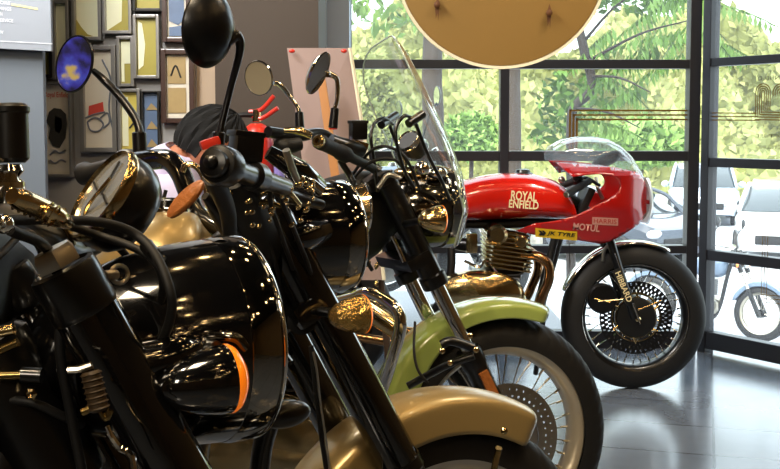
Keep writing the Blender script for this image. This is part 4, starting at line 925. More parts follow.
# mudguard
fender(TR, rootR, M['chrome'], .340, math.radians(62), math.radians(160), .046, .004, crown=.010, c=V((0, 0, .325)))
b = MB(); b.box(RX(566, 257, 0) + V((.06, -.07, .09)), (.0, .0, .0)) if 0 else None
b = MB(); b.tube([RX(604, 262, -.07), RX(606, 250, -.08), RX(612, 246, -.09)], .008, 8); b.build('fender_bracket', M['steel'], rootR)
# tank
st = [(430, 218, 214, .03), (437, 221, 197, .09), (455, 221, 184, .12), (480, 221, 176.5, .13), (505, 220, 173.5, .135), (530, 219, 174, .138), (550, 219, 179, .135), (562, 219, 186, .128), (570, 220, 197, .115), (574, 222, 210, .1), (575, 222, 216, .05)]
S1 = spline([V(s[:3]) for s in st], 3); S2 = spline([V((s[0], s[3], 0)) for s in st], 3)
RR = []
for p, q in zip(S1, S2):
    c0 = RX(p.x, p.y, 0); c1 = RX(p.x, p.z, 0); r = []; n = 30
    for k in range(n):
        a = 2 * PI * k / n; ca, sa = math.cos(a), math.sin(a); e = 2 / 2.7
        zz = (c0.z + c1.z) / 2 + (c1.z - c0.z) / 2 * math.copysign(abs(sa) ** e, sa); yy = q.y * math.copysign(abs(ca) ** e, ca)
        if sa < .25 and 470 < p.x < 524: yy *= 1 - .12 * min(1, (.25 - sa)) * math.sin((p.x - 470) / 54 * PI) ** .6
        r.append(V((c0.x, D + yy, zz)))
    RR.append(r)
b = MB(); b.rings(RR); tk = b.build('fuel_tank', M['red'], rootR)
b = MB(); b.lathe(RX(523, 175, 0), (0, 0, 1), [(.045, -.006), (.045, .006), (.034, .01), (.03, .022), (.014, .026), (0, .026)], 30, cap=False); b.build('filler_cap', M['satin'], tk)
text('tank_lettering', 'ROYAL', M['cream'], tk, RX(524, 197, -.142), (1, 0, -.07), (0, 0, 1), .056, .022, width=.112)
text('tank_lettering', 'ENFIELD', M['cream'], tk, RX(524, 205.5, -.142), (1, 0, -.07), (0, 0, 1), .048, .02, width=.128)
# seat and tail
b = MB(); RR = loftx(lambda x, y, z: V((x, D + y, z)), [(X(440, D), .09, .78, .84), (X(400, D), .13, .74, .80), (X(350, D), .14, .74, .80), (X(310, D), .13, .76, .88), (X(285, D), .10, .80, .93), (X(270, D), .05, .84, .90)]); b.rings(RR); b.build('seat', M['rubber'], rootR)
wheel(TR, rootR, 'rear_wheel', .325, .13, .235, 'satin', 36, False, c=V((-1.40, 0, .325)))
# fairing shell
outer = [(517, 231.5), (535, 224), (556, 221.5), (576, 216), (596, 206), (612, 198), (620, 190), (620, 182), (613, 176.5), (600, 174.5), (585, 175.5), (573, 177.5), (567, 172), (556, 163), (575, 163.5), (600, 166), (622, 169.5), (636, 172.5), (643, 179), (648, 190), (650, 203), (648, 214), (640, 224), (626, 234), (611, 242), (601, 244.5), (580, 241), (555, 237.5), (535, 235.5)]
def inside(x, y):
    c = False; n = len(outer)
    for i in range(n):
        x1, y1 = outer[i]; x2, y2 = outer[(i + 1) % n]
        if (y1 > y) != (y2 > y) and x < (x2 - x1) * (y - y1) / (y2 - y1) + x1: c = not c
    return c
for s in ((-1,), (1,)):
    pass
def fw(px, py):
    t = max(0, min(1, (px - 585) / 65)); w = .20 * math.sqrt(max(0, 1 - t ** 2.6)); v = (py - 163) / 82
    return w * (1 - .28 * max(0, v - .55) / .45) * (1 - .45 * max(0, .16 - v) / .16) if px < 700 else 0
b = MB()
from mathutils.geometry import tessellate_polygon
import itertools
from mathutils.geometry import delaunay_2d_cdt
def fairing_side(s):
    full = [V((*outer[0], 0))] + spline([V((x, y, 0)) for x, y in outer[1:12]], 4) + [V((x, y, 0)) for x, y in outer[12:14]] + spline([V((x, y, 0)) for x, y in outer[14:26]], 4) + [V((x, y, 0)) for x, y in outer[26:]]
    P2_ = [p.to_2d() for p in full]; n = len(P2_); E_ = [(k, (k + 1) % n) for k in range(n)]
    def ins(x, y):
        c = False
        for k in range(n):
            x1, y1 = P2_[k]; x2, y2 = P2_[(k + 1) % n]
            if (y1 > y) != (y2 > y) and x < (x2 - x1) * (y - y1) / (y2 - y1) + x1: c = not c
        return c
    G_ = [V((x + .37, y + .21)) for x in range(518, 652, 4) for y in range(164, 246, 4) if ins(x + .37, y + .21) and min((V((x + .37, y + .21)) - q).length for q in P2_) > 1.2]
    vo, eo, fo, *_ = delaunay_2d_cdt(P2_ + G_, E_, [], 0, 1e-4)
    vs = [b.bm.verts.new(RX(p.x, p.y, s * fw(p.x, p.y))) for p in vo]
    for f in fo:
        c = sum((vo[k] for k in f), V((0, 0))) / len(f)
        if ins(c.x, c.y): b.bm.faces.new([vs[k] for k in f])
fairing_side(-1); fairing_side(1)
fa = b.build('fairing', M['red2'], rootR, weld=.0006); md = fa.modifiers.new('t', 'SOLIDIFY'); md.thickness = .004; md.offset = 0
b = MB()
def nose(u, v):
    py = 178 + 46 * u; k = (v * 2 - 1); px = 651.5 - abs(u - .52) ** 2 * 14; w = .10 * math.sqrt(max(0, 1 - (2 * u - 1) ** 2 * .8))
    return RX(px - 5.5 * abs(k) ** 2, py, 0) + V((.006, k * w, 0))
b.grid(nose, 16, 16); b.build('number_plate_nose', M['white'], fa)
def onf(px, py, o=.0035): return RX(px, py, -fw(px, py) - o)
def ftext(name, st, px, py, w, h, m, bold=.02, slope=0, shear=0, o=.007):
    """lettering laid on the curved fairing skin; w and h in picture units of the side view"""
    t_ = text(name, st, m, fa, (0, 0, 0), (1, 0, 0), (0, 1, 0), 1, bold, shear=shear); vs = t_.data.vertices; O = ROOT[fa.name]
    xs = [v.co.x + O.x for v in vs]; ys = [v.co.y + O.y for v in vs]; x0, x1, y0, y1 = min(xs), max(xs), min(ys), max(ys)
    for v in vs:
        u = (v.co.x + O.x - (x0 + x1) / 2) / (x1 - x0) * w; q = (v.co.y + O.y - (y0 + y1) / 2) / (y1 - y0) * h
        v.co = onf(px + u, py - q + slope * u, o) - O
    return t_
def fpatch(name, px, py, w, h, m, slope, o=.0045):
    b = MB(); b.grid(lambda u, v: onf(px + (u - .5) * w, py + (v - .5) * h + slope * (u - .5) * w, o), 16, 4); r = b.build(name, m, fa); return r
ftext('fairing_lettering', 'MOTUL', 587, 228, 27, 7, M['pinkish'], .03, .10, .15)
fpatch('yellow_sticker', 557, 235, 42, 9, M['yellow'], .09)
ftext('sticker_lettering', 'JK TYRE', 562, 235.4, 29, 5, M['dark'], .03, .09, .25)
b = MB()
for q in (0, 3): b.poly([onf(x, y, .007) for x, y in ((539 + q, 231), (541.5 + q, 231.3), (544 + q, 233.8), (541.5 + q, 236.5), (539 + q, 236), (541 + q, 233.6))])
b.build('sticker_emblem', M['dark'], fa, smooth=False)
fpatch('pale_sticker', 606, 222, 26, 7.5, M['pinkish'], .05)
ftext('sticker_lettering', 'HARRIS', 606, 222, 23, 4.6, M['redd'], .01, .05)
b = MB()
for px in range(575, 636, 12): b.lathe(onf(px, 167 + (px - 575) * .075, .001), (0, -1, .2), [(0, 0), (.004, 0), (.003, .003), (0, .003)], 10, cap=False)
b.build('fairing_screws', M['steel'], fa)
# clear bubble screen
def bub(u, v):
    k = 2 * v - 1; P0 = V((553, 163)); top = [(553, 146), (562, 140), (575, 137), (592, 137), (608, 139.5), (620, 146), (632, 157), (641, 170), (645, 178)]
    i = min(int(u * 8), 7); t = u * 8 - i; px = top[i][0] * (1 - t) + top[i + 1][0] * t; py = top[i][1] * (1 - t) + top[i + 1][1] * t
    base = min(179, 163 + max(0, px - 560) * .12 + (6 if px > 636 else 0)); q = abs(k); w = fw(px, 168) * .98 + .0
    ang = k * PI / 2; yy = w * math.sin(ang); zz = base + (min(py, base) - base) * (abs(math.cos(ang)) ** .6)
    return RX(px, zz, yy)
b = MB(); b.grid(bub, 32, 24); b.build('bubble_screen', M['bubble'] if 'bubble' in M else M['screen'], rootR)
b = MB(); b.ell(RX(606, 160, 0), (1, 0, .5), (.05, .03, .07)); b.build('instrument_binnacle', M['dark'], rootR)
# clip-on bar, steering parts inside the fairing opening
b = MB(); b.cyl(RX(567, 195, -.20), RX(590, 181, -.10), .016, 16); b.build('clip_on_grip', M['rubber'], rootR)
b = MB(); b.lathe(RX(567, 195, -.202), RX(567, 195, -.2) - RX(590, 181, -.10), [(0, -.002), (.013, 0), (.013, .006), (0, .008)], 16, cap=False); b.build('bar_end_cap', M['steel'], rootR)
b = MB(); b.cyl(RX(567, 195, .20), RX(590, 181, .10), .016, 16); b.build('clip_on_grip', M['rubber'], rootR)
b = MB(); b.box(RX(584, 200, 0), (.035, .18, .12), x=(1, 0, -.45), bev=.012); b.build('triple_clamp', M['dark'], rootR)
b = MB(); b.tube([RX(560, 196, 0), RX(575, 205, .0), RX(590, 218, 0)], .035, 12); b.build('frame_head', M['dark'], rootR)
b = MB(); b.ell(RX(578, 178, -.12), (1, 0, 0), (.018, .02, .024)); b.tube([RX(575, 184, -.14), RX(585, 178, -.1), RX(600, 186, -.08)], .008, 8); b.build('master_cylinder', M['satin'], rootR)
b = MB(); b.tube([RX(596, 178, -.06), RX(598, 188, -.08), RX(603, 199, -.06)], .009, 8); b.build('fork_top', M['steel'], rootR)
b = MB(); b.ell(RX(562, 180, -.1), (1, 0, 0), (.014, .016, .016)); b.build('pressed_lever_ball', M['steel'], rootR)
# engine
en = [(0, 0)]
def hexbox(b, c, w, h, dy, ang, bev=.01):
    b.box(c, (w, dy, h), x=(math.cos(ang), 0, -math.sin(ang)), y=(math.sin(ang), 0, math.cos(ang)), bev=bev)
b = MB()
for k in range(9):
    f = k / 8; c = RX(510 - 6 * (1 - f) + 2, 266, 0).lerp(RX(504, 231, 0), f); hexbox(b, c, .21 - .03 * abs(f - .4), .007, .30, math.radians(8), .002)
cyl = b.build('cylinder_fins', M['brass'], rootR)
b = MB(); hexbox(b, RX(507, 249, 0), .15, .17, .24, math.radians(8), .02); b.build('cylinder_block', M['brassd'], rootR)
b = MB(); b.cyl(RX(498, 236, -.19), RX(498, 236, .19), .045, 28, .3); b.cyl(RX(522, 243, -.17), RX(522, 243, .17), .03, 24, .3); b.build('cylinder_head_cover', M['brass'], rootR)
b = MB(); b.box(RX(472, 244, -.13), (.05, .04, .085), bev=.01); b.build('throttle_body', M['brass'], rootR)
b = MB(); b.tube([RX(440, 236, -.08), RX(458, 244, -.1), RX(470, 246, -.12)], .03, 14); b.build('intake_trumpet', M['satin'], rootR)
b = MB()
R2 = []
for (px, t_, b_, w_) in ((436, 292, 300, .06), (440, 283, 306, .13), (455, 277, 312, .17), (475, 274, 316, .18), (495, 275, 316, .18), (512, 282, 312, .16), (522, 290, 306, .1), (526, 296, 302, .05)):
    c0 = RX(px, b_, 0); c1 = RX(px, t_, 0); R2.append([V((c0.x, D + w_ * math.cos(a), (c0.z + c1.z) / 2 + (c1.z - c0.z) / 2 * math.sin(a))) for a in [2 * PI * k / 28 for k in range(28)]])
b.rings(R2); b.build('crankcase', M['brass'], rootR)
b = MB(); b.lathe(RX(479, 294, -.16), (0, -1, 0), [(.17, 0), (.17, .02), (.155, .045), (.11, .062), (0, .07)], 48, sx=1.15, sy=.58, up=(0, 0, 1), cap=False); b.build('clutch_cover', M['brass'], rootR)
b = MB(); b.box(RX(495, 273, 0), (.22, .22, .05), bev=.02); b.build('upper_crankcase', M['satin'], rootR)
b = MB(); b.box(RX(480, 318, 0), (.44, .2, .10), bev=.04); b.build('sump', M['dark'], rootR)
b = MB(); b.tube([RX(522, 257, -.1), RX(538, 257, -.12), RX(549, 266, -.13), RX(550, 280, -.13), RX(544, 296, -.13), RX(536, 312, -.13), RX(510, 340, -.14), RX(440, 350, -.15), RX(330, 335, -.18)], .022, 16); b.build('exhaust_pipe', M['copper'], rootR)
b = MB(); b.tube([RX(522, 257, .1), RX(536, 258, .12), RX(546, 267, .13), RX(547, 280, .13), RX(541, 296, .13), RX(533, 312, .13), RX(510, 340, .14), RX(440, 350, .15), RX(330, 335, .18)], .021, 16); b.build('exhaust_pipe', M['copper'], rootR)
for q, s in (((556, 238, 536, 318), -.06), ((565, 240, 545, 318), .06)):
    b = MB(); b.tube([RX(q[0], q[1], s), RX((q[0] + q[2]) / 2, (q[1] + q[3]) / 2, s), RX(q[2], q[3], s)], .018, 12, 0); b.build('frame_downtube', M['dark'], rootR)
b = MB(); b.tube([RX(572, 215, 0), RX(520, 224, 0), RX(450, 226, 0), RX(400, 240, 0), RX(290, 235, 0)], .02, 12); b.build('frame_backbone', M['dark'], rootR)
b = MB(); b.tube([RX(448, 228, -.1), RX(452, 262, -.14), RX(446, 292, -.15), RX(430, 320, -.14)], .018, 12); b.build('frame_cradle', M['dark'], rootR)
b = MB(); b.tube([RX(465, 262, -.14), RX(480, 268, -.16), RX(486, 262, -.15), RX(500, 276, -.15), RX(520, 280, -.12)], .007, 8); b.build('oil_line', M['chrome'], rootR)
b = MB(); b.tube([RX(530, 262, -.13), RX(522, 275, -.14), RX(508, 277, -.14)], .006, 8); b.build('oil_line', M['rubber'], rootR)
b = MB(); b.cyl(RX(545, 320, 0), RX(545, 390, .12), .012, 12); b.build('side_stand', M['dark'], rootR)
# thin throttle wire beside the tubes
b = MB(); b.tube([RX(570, 243, -.05), RX(571, 270, -.05)], .002, 6, 0); b.build('brake_line', M['dark'], rootR)
for rt, tb, lean in ((rootA, TAb, 0), (rootB, TBb, 0), (rootC, TCb, 0)):
    b = MB(); p = tb @ V((-.75, .12, .25)); q = tb @ V((-.72, .30, .02)); q.z = .012; b.tube([p, q], .012, 10, 0); b.cyl(q - V((0, 0, .011)), q + V((0, 0, .006)), .03, 16); b.build('side_stand', M['satin'], rt)

# ================================================================ ROOM CONTENTS
# hanging round ochre sign
c = U(501, -38, 4.1); rdisc = 106 / F * 4.1; sg = thing('hanging_disc', (c.x, c.y, c.z), 'large round ochre disc hanging in front of the window with two rusty bolts', 'sign')
b = MB(); b.lathe(c + V((0, .03, 0)), (0, -1, 0), [(0, 0), (rdisc - .004, 0), (rdisc, .004), (rdisc, .05), (rdisc - .006, .056), (0, .056)], 96, cap=False); b.build('disc_face', M['ochre'], sg)
b = MB(); b.lathe(c + V((0, -.026, 0)), (0, -1, 0), [(rdisc - .010, 0), (rdisc + .003, .0), (rdisc + .003, .006), (rdisc - .008, .004)], 96, cap=False); b.build('pale_rim', M['foam'], sg)
M['rust'] = mat('rust stain', '5a3515', .7, 0, 0, .3, 40)
M['rustl'] = mat('light rust run', 'a87628', .7, 0, 0, .2, 40)
for px, py in ((437, 5), (549, 13)):
    o = U(px, py, 4.07); b = MB(); b.lathe(o + V((0, -.0, 0)), (0, -1, 0), [(0, 0), (.012, 0), (.012, .012), (.006, .016), (0, .016)], 8, cap=False); b.build('bolt', M['rust'], sg)
    b = MB(); b.poly([o + V((-.008, .004 - .0, .0)), o + V((-.004, .004, -.05)), o + V((.002, .004, -.03)), o + V((.005, .004, -.06)), o + V((.01, .004, .01)), o + V((.002, .004, .035))]); b.build('rust_run', M['rust'], sg, smooth=False)
for px in (470, 532):
    o = U(px, -120, 4.1); b = MB(); b.cyl(o, V((o.x, o.y, 3.3)), .006, 8); b.build('hanging_rod', M['satin'], sg)

# easel with board
D3 = 4.35
D3 = 4.25
es = thing('easel', (U(335, 200, D3).x, D3, 0), 'wooden easel carrying a tilted pinkish board, seen behind the handlebars', 'easel')
b = MB(); b.poly([U(287, 48, D3 - .05), U(350, 48, D3), U(374, 200, D3 + .02), U(384, 280, D3), U(310, 280, D3 - .1), U(302, 160, D3 - .08)], (0, .012, 0)); b.build('board', M['pboard'], es, smooth=False)
b = MB(); b.tube([U(350, 48, D3 - .01), U(374, 200, D3 - .0), U(384, 280, D3 - .01)], .008, 6, 0); b.build('board_edge', M['foam'], es)
b = MB(); b.box(U(333, 160, D3 - .11), (.032, .03, .62), x=(1, 0, .14), y=(-.14, 0, 1), bev=.004); b.build('back_strut', M['wood'], es)
for q in ((305, 150, 290), (372, 190, 395)):
    a_ = U(q[0], q[1], D3 + .03); e_ = U(q[2], 400, D3 + .05); e_.z = 0; b = MB(); b.tube([a_, e_], .014, 8, 0); b.build('leg', M['easelleg'], es)
a_ = U(335, 60, D3 + .05); e_ = V((a_.x + .05, D3 + .3, 0)); b = MB(); b.tube([a_, e_], .014, 8, 0); b.build('leg', M['wood'], es)
b = MB()
for px, py in ((292, 51), (344, 51)): b.ell(U(px, py, D3 - .07), (0, 1, 0), (.012, .008, .006), 10, 6)
b.build('clips', M['redd'], es)

# fire extinguisher on a stand
fe = U(257, 140, 4.42); fe.y = 4.42; ex = thing('fire_extinguisher', (fe.x, fe.y, .45), 'red fire extinguisher standing behind the handlebar grip beside the brown pillar', 'fire extinguisher')
b = MB(); r = .068; b.lathe((fe.x, fe.y, .46), (0, 0, 1), [(0, 0), (r, 0), (r, .02), (r, .58), (r * .98, .61), (r * .9, .64), (r * .72, .665), (r * .45, .68), (r * .3, .685), (0, .685)], 32, cap=False); b.build('cylinder', M['redd'], ex)
b = MB(); b.cyl((fe.x, fe.y, 1.15), (fe.x, fe.y, 1.20), .018, 16); b.build('valve', M['brass'], ex)
b = MB(); b.tube([(fe.x - .03, fe.y, 1.19), (fe.x + .02, fe.y - .01, 1.20), U(274, 106, 4.38)], .009, 8); b.build('handle', M['redd'], ex)
b = MB(); b.tube([(fe.x - .03, fe.y, 1.18), (fe.x + .02, fe.y - .01, 1.165), U(278, 118, 4.38)], .009, 8); b.build('handle', M['redd'], ex)
b = MB(); b.tube([(fe.x, fe.y, 1.18), (fe.x - .09, fe.y - .02, 1.15), (fe.x - .1, fe.y - .02, .9), (fe.x - .08, fe.y - .02, .7)], .01, 8); b.build('hose', M['rubber'], ex)
st2 = thing('pedestal', (fe.x, fe.y, 0), 'low dark pedestal under the fire extinguisher', 'pedestal'); b = MB(); b.box((fe.x, fe.y, .245), (.15, .15, .49), bev=.01); b.build('pedestal_block', M['satin'], st2); ex.location.z = .49
o = U(279, 150, 4.40); b = MB(); b.lathe((o.x, o.y, .9), (0, 0, 1), [(0, 0), (.02, 0), (.022, .01), (.022, .19), (.012, .215), (.012, .235), (0, .235)], 20, cap=False); bt = b.build('bottle', M['glove']); tag(bt, 'small lilac bottle beside the black reservoir, below the red extinguisher', 'bottle')
tb = MB(); tb.box((o.x + .04, o.y + .0, .89), (.10, .12, .02), bev=.004); tt = thing('bottle_stand', (o.x + .02, o.y, 0), 'slim dark four legged stand under the lilac bottle', 'stand'); tb.build('top', M['satin'], tt)
for sx in (-1, 1):
    for sy in (-1, 1): b = MB(); b.cyl((o.x + .02 + sx * .04 + .02, o.y + sy * .06, 0), (o.x + .02 + .02 + sx * .045, o.y + sy * .05, .88), .006, 10); b.build('leg', M['satin'], tt)

# framed pictures on the gallery wall
PG = YG - .02
fm = dict(g=mat('grey picture frame', '8e8d8c', .3, .6, 0, .1, 9), d=mat('dark brown picture frame', '3a241c', .35, 0, .5, .2, 9), k=mat('black picture frame', '15130f', .4))
paper = dict(o=mat('olive print', 'b0a552', .3, 0, .6, .45, 4), l=mat('cream print with painted glare', 'f4f7d8', .25, 0, .6, .12, 3), w=mat('off white print', 'd9d3c4', .4, 0, .4, .05), b=mat('blue grey print', '5f7596', .4, 0, .5, .3, 10), s=mat('slate print', '6e7480', .4, 0, .4, .1), t=mat('sepia print', 'a58e60', .4, 0, .5, .35, 8), y=mat('yellow panel', 'd9c860', .4, 0, .4, .12, 5), dk=mat('dark print ink', '33322e', .6, 0, 0, .3, 20), rd=mat('red ink', 'c44436', .6), gn=mat('olive ink', '7d7430', .6))  # window glare put into the colour of the cream and olive prints
def G(px, py, off=0):
    d = (PG - off)
    return V((X(px, d * 1.0), PG - off, zat(py, d / math.cos(0))))
def picture(x0, y0, x1, y1, f, p, label, fw_=3.2, extra=None, grp=None):
    a = G(x0, y1); c = G(x1, y0); w = fw_ / F * PG
    t = thing('picture_frame', ((a.x + c.x) / 2, PG, a.z), label, 'picture', grp)
    b = MB(); cx, cz = (a.x + c.x) / 2, (a.z + c.z) / 2; W_, H_ = c.x - a.x, c.z - a.z
    for (ox, oz, sx, sz) in ((-(W_ - w) / 2, 0, w, H_), ((W_ - w) / 2, 0, w, H_), (0, (H_ - w) / 2, W_ - 2 * w, w), (0, -(H_ - w) / 2, W_ - 2 * w, w)):
        b.box((cx + ox, PG - .004, cz + oz), (sx, .045, sz), bev=.003)
    b.build('frame', fm[f], t, smooth=False)
    b = MB(); b.box((cx, PG + .005, cz), (W_ - w, .008, H_ - w)); pr = b.build('print', paper[p], t, smooth=False)
    for (kind, q, mm_) in (extra or []):
        b = MB()
        if kind == 'poly': b.poly([G(px, py, .0035 - .02 + .0195) for px, py in q]); b.build('print_shape', paper[mm_], pr, smooth=False)
        elif kind == 'line':
            for ln in q: b.tube([G(px, py, .004) for px, py in ln], .004, 5)
            b.build('print_line', paper[mm_], pr)
    return t
picture(56, 2, 73, 80, 'g', 'l', 'tall print painted pale with glare in a slim grey frame, partly behind the round mirror')
picture(76, -8, 105, 41, 'g', 'l', 'print painted pale with glare and an olive curve, above the round mirror', extra=[('poly', [(79, 20), (84, 28), (90, 35), (96, 37), (79, 37)], 'o')])
picture(106, -10, 135, 35, 'g', 'l', 'olive print with cream painted glare at the top, above the small square olive print', extra=[('poly', [(125, -5), (132, -5), (132, 31), (110, 31), (124, 22)], 'o')])
picture(136, -12, 166, 13, 'k', 'o', 'small olive print in a black frame along the top edge of the wall')
picture(136, 16, 162, 79, 'g', 'o', 'tall olive print with one pale curved stripe of painted glare in a grey frame', extra=[('poly', [(140, 22), (144, 24), (147, 45), (145, 66), (140, 70)], 'l')])
picture(119.5, 37, 136.5, 87, 'g', 'o', 'small olive print with a pale square patch of painted glare in a grey frame', extra=[('poly', [(123, 42), (132, 42), (132, 64), (126, 64), (126, 82), (123, 82)], 'l')])
picture(82, 46, 118.5, 152, 'g', 'w', 'large pale print with a red and grey motorcycle sketch in a grey frame', extra=[('poly', [(90, 106), (104, 102), (105, 113), (89, 117)], 'rd'),
    ('line', [[(88, 122), (94, 118), (100, 119), (104, 125), (99, 131), (91, 130), (88, 122)], [(101, 118), (108, 113), (110, 122), (104, 128)], [(86, 118), (96, 114), (106, 112)], [(104, 60), (112, 80), (110, 110), (116, 140)]], 's')], fw_=4.5)
picture(119.5, 89, 142, 152, 'g', 'y', 'yellow panel print in a black and grey frame beside the motorcycle sketch', extra=[('poly', [(123, 97), (129, 97), (129, 146), (123, 146)], 'l'), ('line', [[(130, 128), (136, 122), (140, 128)]], 'dk')])
picture(143, 91, 161, 152, 'k', 'b', 'narrow blue print with stacked tan triangles in a black frame', extra=[('poly', [(147, 110), (152, 103), (159, 110)], 't'), ('poly', [(147, 129), (152, 121), (159, 129)], 't'), ('poly', [(147, 147), (152, 139), (159, 147)], 't')], fw_=2)
picture(165, -10, 193, 43, 'd', 'w', 'blue landscape print with a white mount in a dark brown frame', extra=[('poly', [(171, -4), (186, -4), (186, 20), (180, 26), (171, 22)], 'b'), ('poly', [(171, 28), (186, 26), (186, 37), (171, 37)], 'b')], fw_=4.5)
picture(163, 50, 196, 123, 'd', 'w', 'two sepia photographs mounted together in a dark brown frame', extra=[('poly', [(169, 57), (187, 57), (187, 84), (169, 84)], 't'), ('poly', [(169, 88), (187, 88), (187, 113), (169, 113)], 't'), ('line', [[(172, 76), (177, 66), (182, 78)]], 'dk')], fw_=5)
picture(43, 50, 56, 78, 'k', 'o', 'little olive print at the edge of the grey pillar')
pst = picture(43, 82, 74, 177, 'w' if 'w' in fm else 'g', 'w', 'pale poster with a dark ink portrait and red heading', extra=[
    ('poly', [(50, 112), (55, 108), (62, 109), (67, 114), (68, 124), (66, 138), (60, 148), (53, 146), (49, 138), (51, 128), (47, 122)], 'dk'), ('poly', [(56, 116), (62, 118), (63, 126), (60, 134), (55, 130)], 'w'),
    ('line', [[(50, 155), (55, 151), (60, 153), (66, 150)], [(50, 160), (55, 163), (61, 160), (66, 162)]], 's')], fw_=3)
text('poster_heading', 'Royal Enfield', paper['rd'], pst, G(58, 95, .004), (1, 0, -.02), (0, 0, 1), .032, .01, width=.10)

# grey information board on the pillar
def GP(px, py, off=0): return V((X(px, 3.88 - off), 3.88 - off, zat(py, 3.88 - off)))
ib = thing('sign_board', GP(20, 50), 'blue grey information board with pale text lines hanging on the grey pillar', 'sign')
a = GP(-60, 40); c = GP(56, -60); b = MB(); b.poly([GP(-60, 46), GP(55.5, 52), GP(55.5, -70), GP(-60, -70)], (0, -.02, 0)); b.build('panel', mat('board face', '7d848e', .5, 0, 0, .05, 3), ib, smooth=False)
M['txt'] = mat('pale board lettering', 'c3c8d4', .5); M['txty'] = mat('yellow board rule', 'c8c48c', .5)
b = MB(); b.poly([GP(15, 4.5, .022), GP(41, 9, .022), GP(41, 11, .022), GP(15, 6.5, .022)]); b.build('yellow_rule', M['txty'], ib, smooth=False)
for s_, px, py, w_ in (('STORE', 6, 4, 16), ('TIMINGS', 7, 10, 16), ('OPEN', 2, 15, 8), ('SERVICE', 9, 21.5, 15), ('NEW', 3, 33, 7)):
    text('lettering', s_, M['txt'], ib, GP(px, py, .022), (1, 0, -.06), (0, 0, 1), .016, .01, width=w_ / F * 3.88)
b = MB(); b.poly([GP(-60, 38, .022), GP(55, 44, .022), GP(55, 44.8, .022), GP(-60, 38.8, .022)]); b.build('panel_seam', M['txt'], ib, smooth=False)

# ---------------------------------------------------------------- person sitting behind the bikes, head bowed
pd = 3.75
def PP(px, py, o=0): return U(px, py, pd + o)
pr = thing('person', (PP(190, 300).x, pd, 0), 'person in a pale lilac shirt bending forward, head bowed, seen behind the handlebar grip', 'person')
def skin_mesh(name, chain, edges, m, parent, sub=2, root=0):
    me = bpy.data.meshes.new(name); o0 = ROOT[parent.name]; me.from_pydata([tuple(V(p) - o0) for p, r in chain], edges, []); o = bpy.data.objects.new(name, me); C.objects.link(o); o.parent = parent; ROOT[o.name] = o0
    md = o.modifiers.new('s', 'SKIN'); md.use_smooth_shade = True
    for i, (p, r) in enumerate(chain):
        v = me.skin_vertices[0].data[i]; v.radius = r if isinstance(r, tuple) else (r, r); v.use_root = (i == root)
    s = o.modifiers.new('u', 'SUBSURF'); s.levels = sub; s.render_levels = sub
    me.materials.append(m); return o
pel = V((PP(150, 300).x, pd + .10, .52)); che = PP(160, 190); che.z = .92; shl = PP(172, 156, .0)
nk = PP(186, 154); hd = PP(213, 149)
# body: pelvis, belly, chest, neck, head, both arms with hands, both legs
sR = shl + V((.0, -.19, -.07)); sL = shl + V((.0, .19, -.05)); eR = sR + V((.14, -.03, -.26)); eL = sL + V((.15, .03, -.26)); hR = eR + V((.24, .08, .02)); hL = eL + V((.24, -.08, .02))
kR = pel + V((.42, -.14, .02)); kL = pel + V((.42, .14, .02)); aR = V((kR.x + .02, kR.y, .08)); aL = V((kL.x + .02, kL.y, .08))
ch = [(pel, .13), (pel.lerp(che, .5), .13), (che, .14), (shl + V((0, 0, -.07)), .08), (nk, .05), (hd + V((-.035, 0, -.01)), .06), (sR, .045), (eR, .045), (hR, .03), (sL, .045), (eL, .045), (hL, .03), (pel + V((.06, -.1, 0)), .1), (kR, .065), (aR, .045), (aR + V((.16, 0, -.04)), .035), (pel + V((.06, .1, 0)), .1), (kL, .065), (aL, .045), (aL + V((.16, 0, -.04)), .035)]
ed = [(0, 1), (1, 2), (2, 3), (3, 4), (4, 5), (3, 6), (6, 7), (7, 8), (3, 9), (9, 10), (10, 11), (0, 12), (12, 13), (13, 14), (14, 15), (0, 16), (16, 17), (17, 18), (18, 19)]
body = skin_mesh('body', ch, ed, M['skin'], pr)
hx = V((.78, 0, -.62)).normalized()   # where the bowed face looks
hz = V((.62, 0, .78)).normalized(); hy = V((0, 1, 0))
b = MB(); R = []
b.ell(hd, hz, (.078, .098, .115), up=hy); head = b.build('head', M['skin'], pr)
b = MB(); b.ell(hd + hx * .1 - hz * .01, hx, (.014, .017, .022)); b.build('nose', M['skin'], head)
for s in (-1, 1):
    b = MB(); b.ell(hd + hy * s * .078 - hx * .005, hy, (.022, .032, .012)); b.build('ear', M['skin'], head)
    b = MB(); b.ell(hd + hx * .088 + hy * s * .032 + hz * .015, hx, (.016, .008, .008)); b.build('eye', M['white'], head)
    b = MB(); b.tube([hd + hx * .094 + hy * s * .018 + hz * .034, hd + hx * .09 + hy * s * .046 + hz * .034], .005, 8, 0); b.build('eyebrow', M['hair'], head)
b = MB(); b.ell(hd + hx * .086 - hz * .05, hx, (.024, .008, .008)); b.build('mouth', mat('lips', '8a4a3c', .5), head)
b = MB()
def hairf(u, v):
    a = 2 * PI * u; t = v * PI * (.60 + .1 * (1 - math.cos(a)) / 2); d_ = hz * math.cos(t) + (hy * math.sin(a) + hx * math.cos(a)) * math.sin(t) 
    k = 1.0 if math.cos(a) < .3 else 1 - .1 * v
    w_ = 1 + .03 * math.sin(a * 23 + v * 9) + .02 * math.sin(a * 41)
    return hd - hx * .012 + hz * .012 + V((d_.x * .128, d_.y * .095, d_.z * .132)) * w_ * k
b.grid(hairf, 96, 20); b.build('hair', M['hair'], pr)
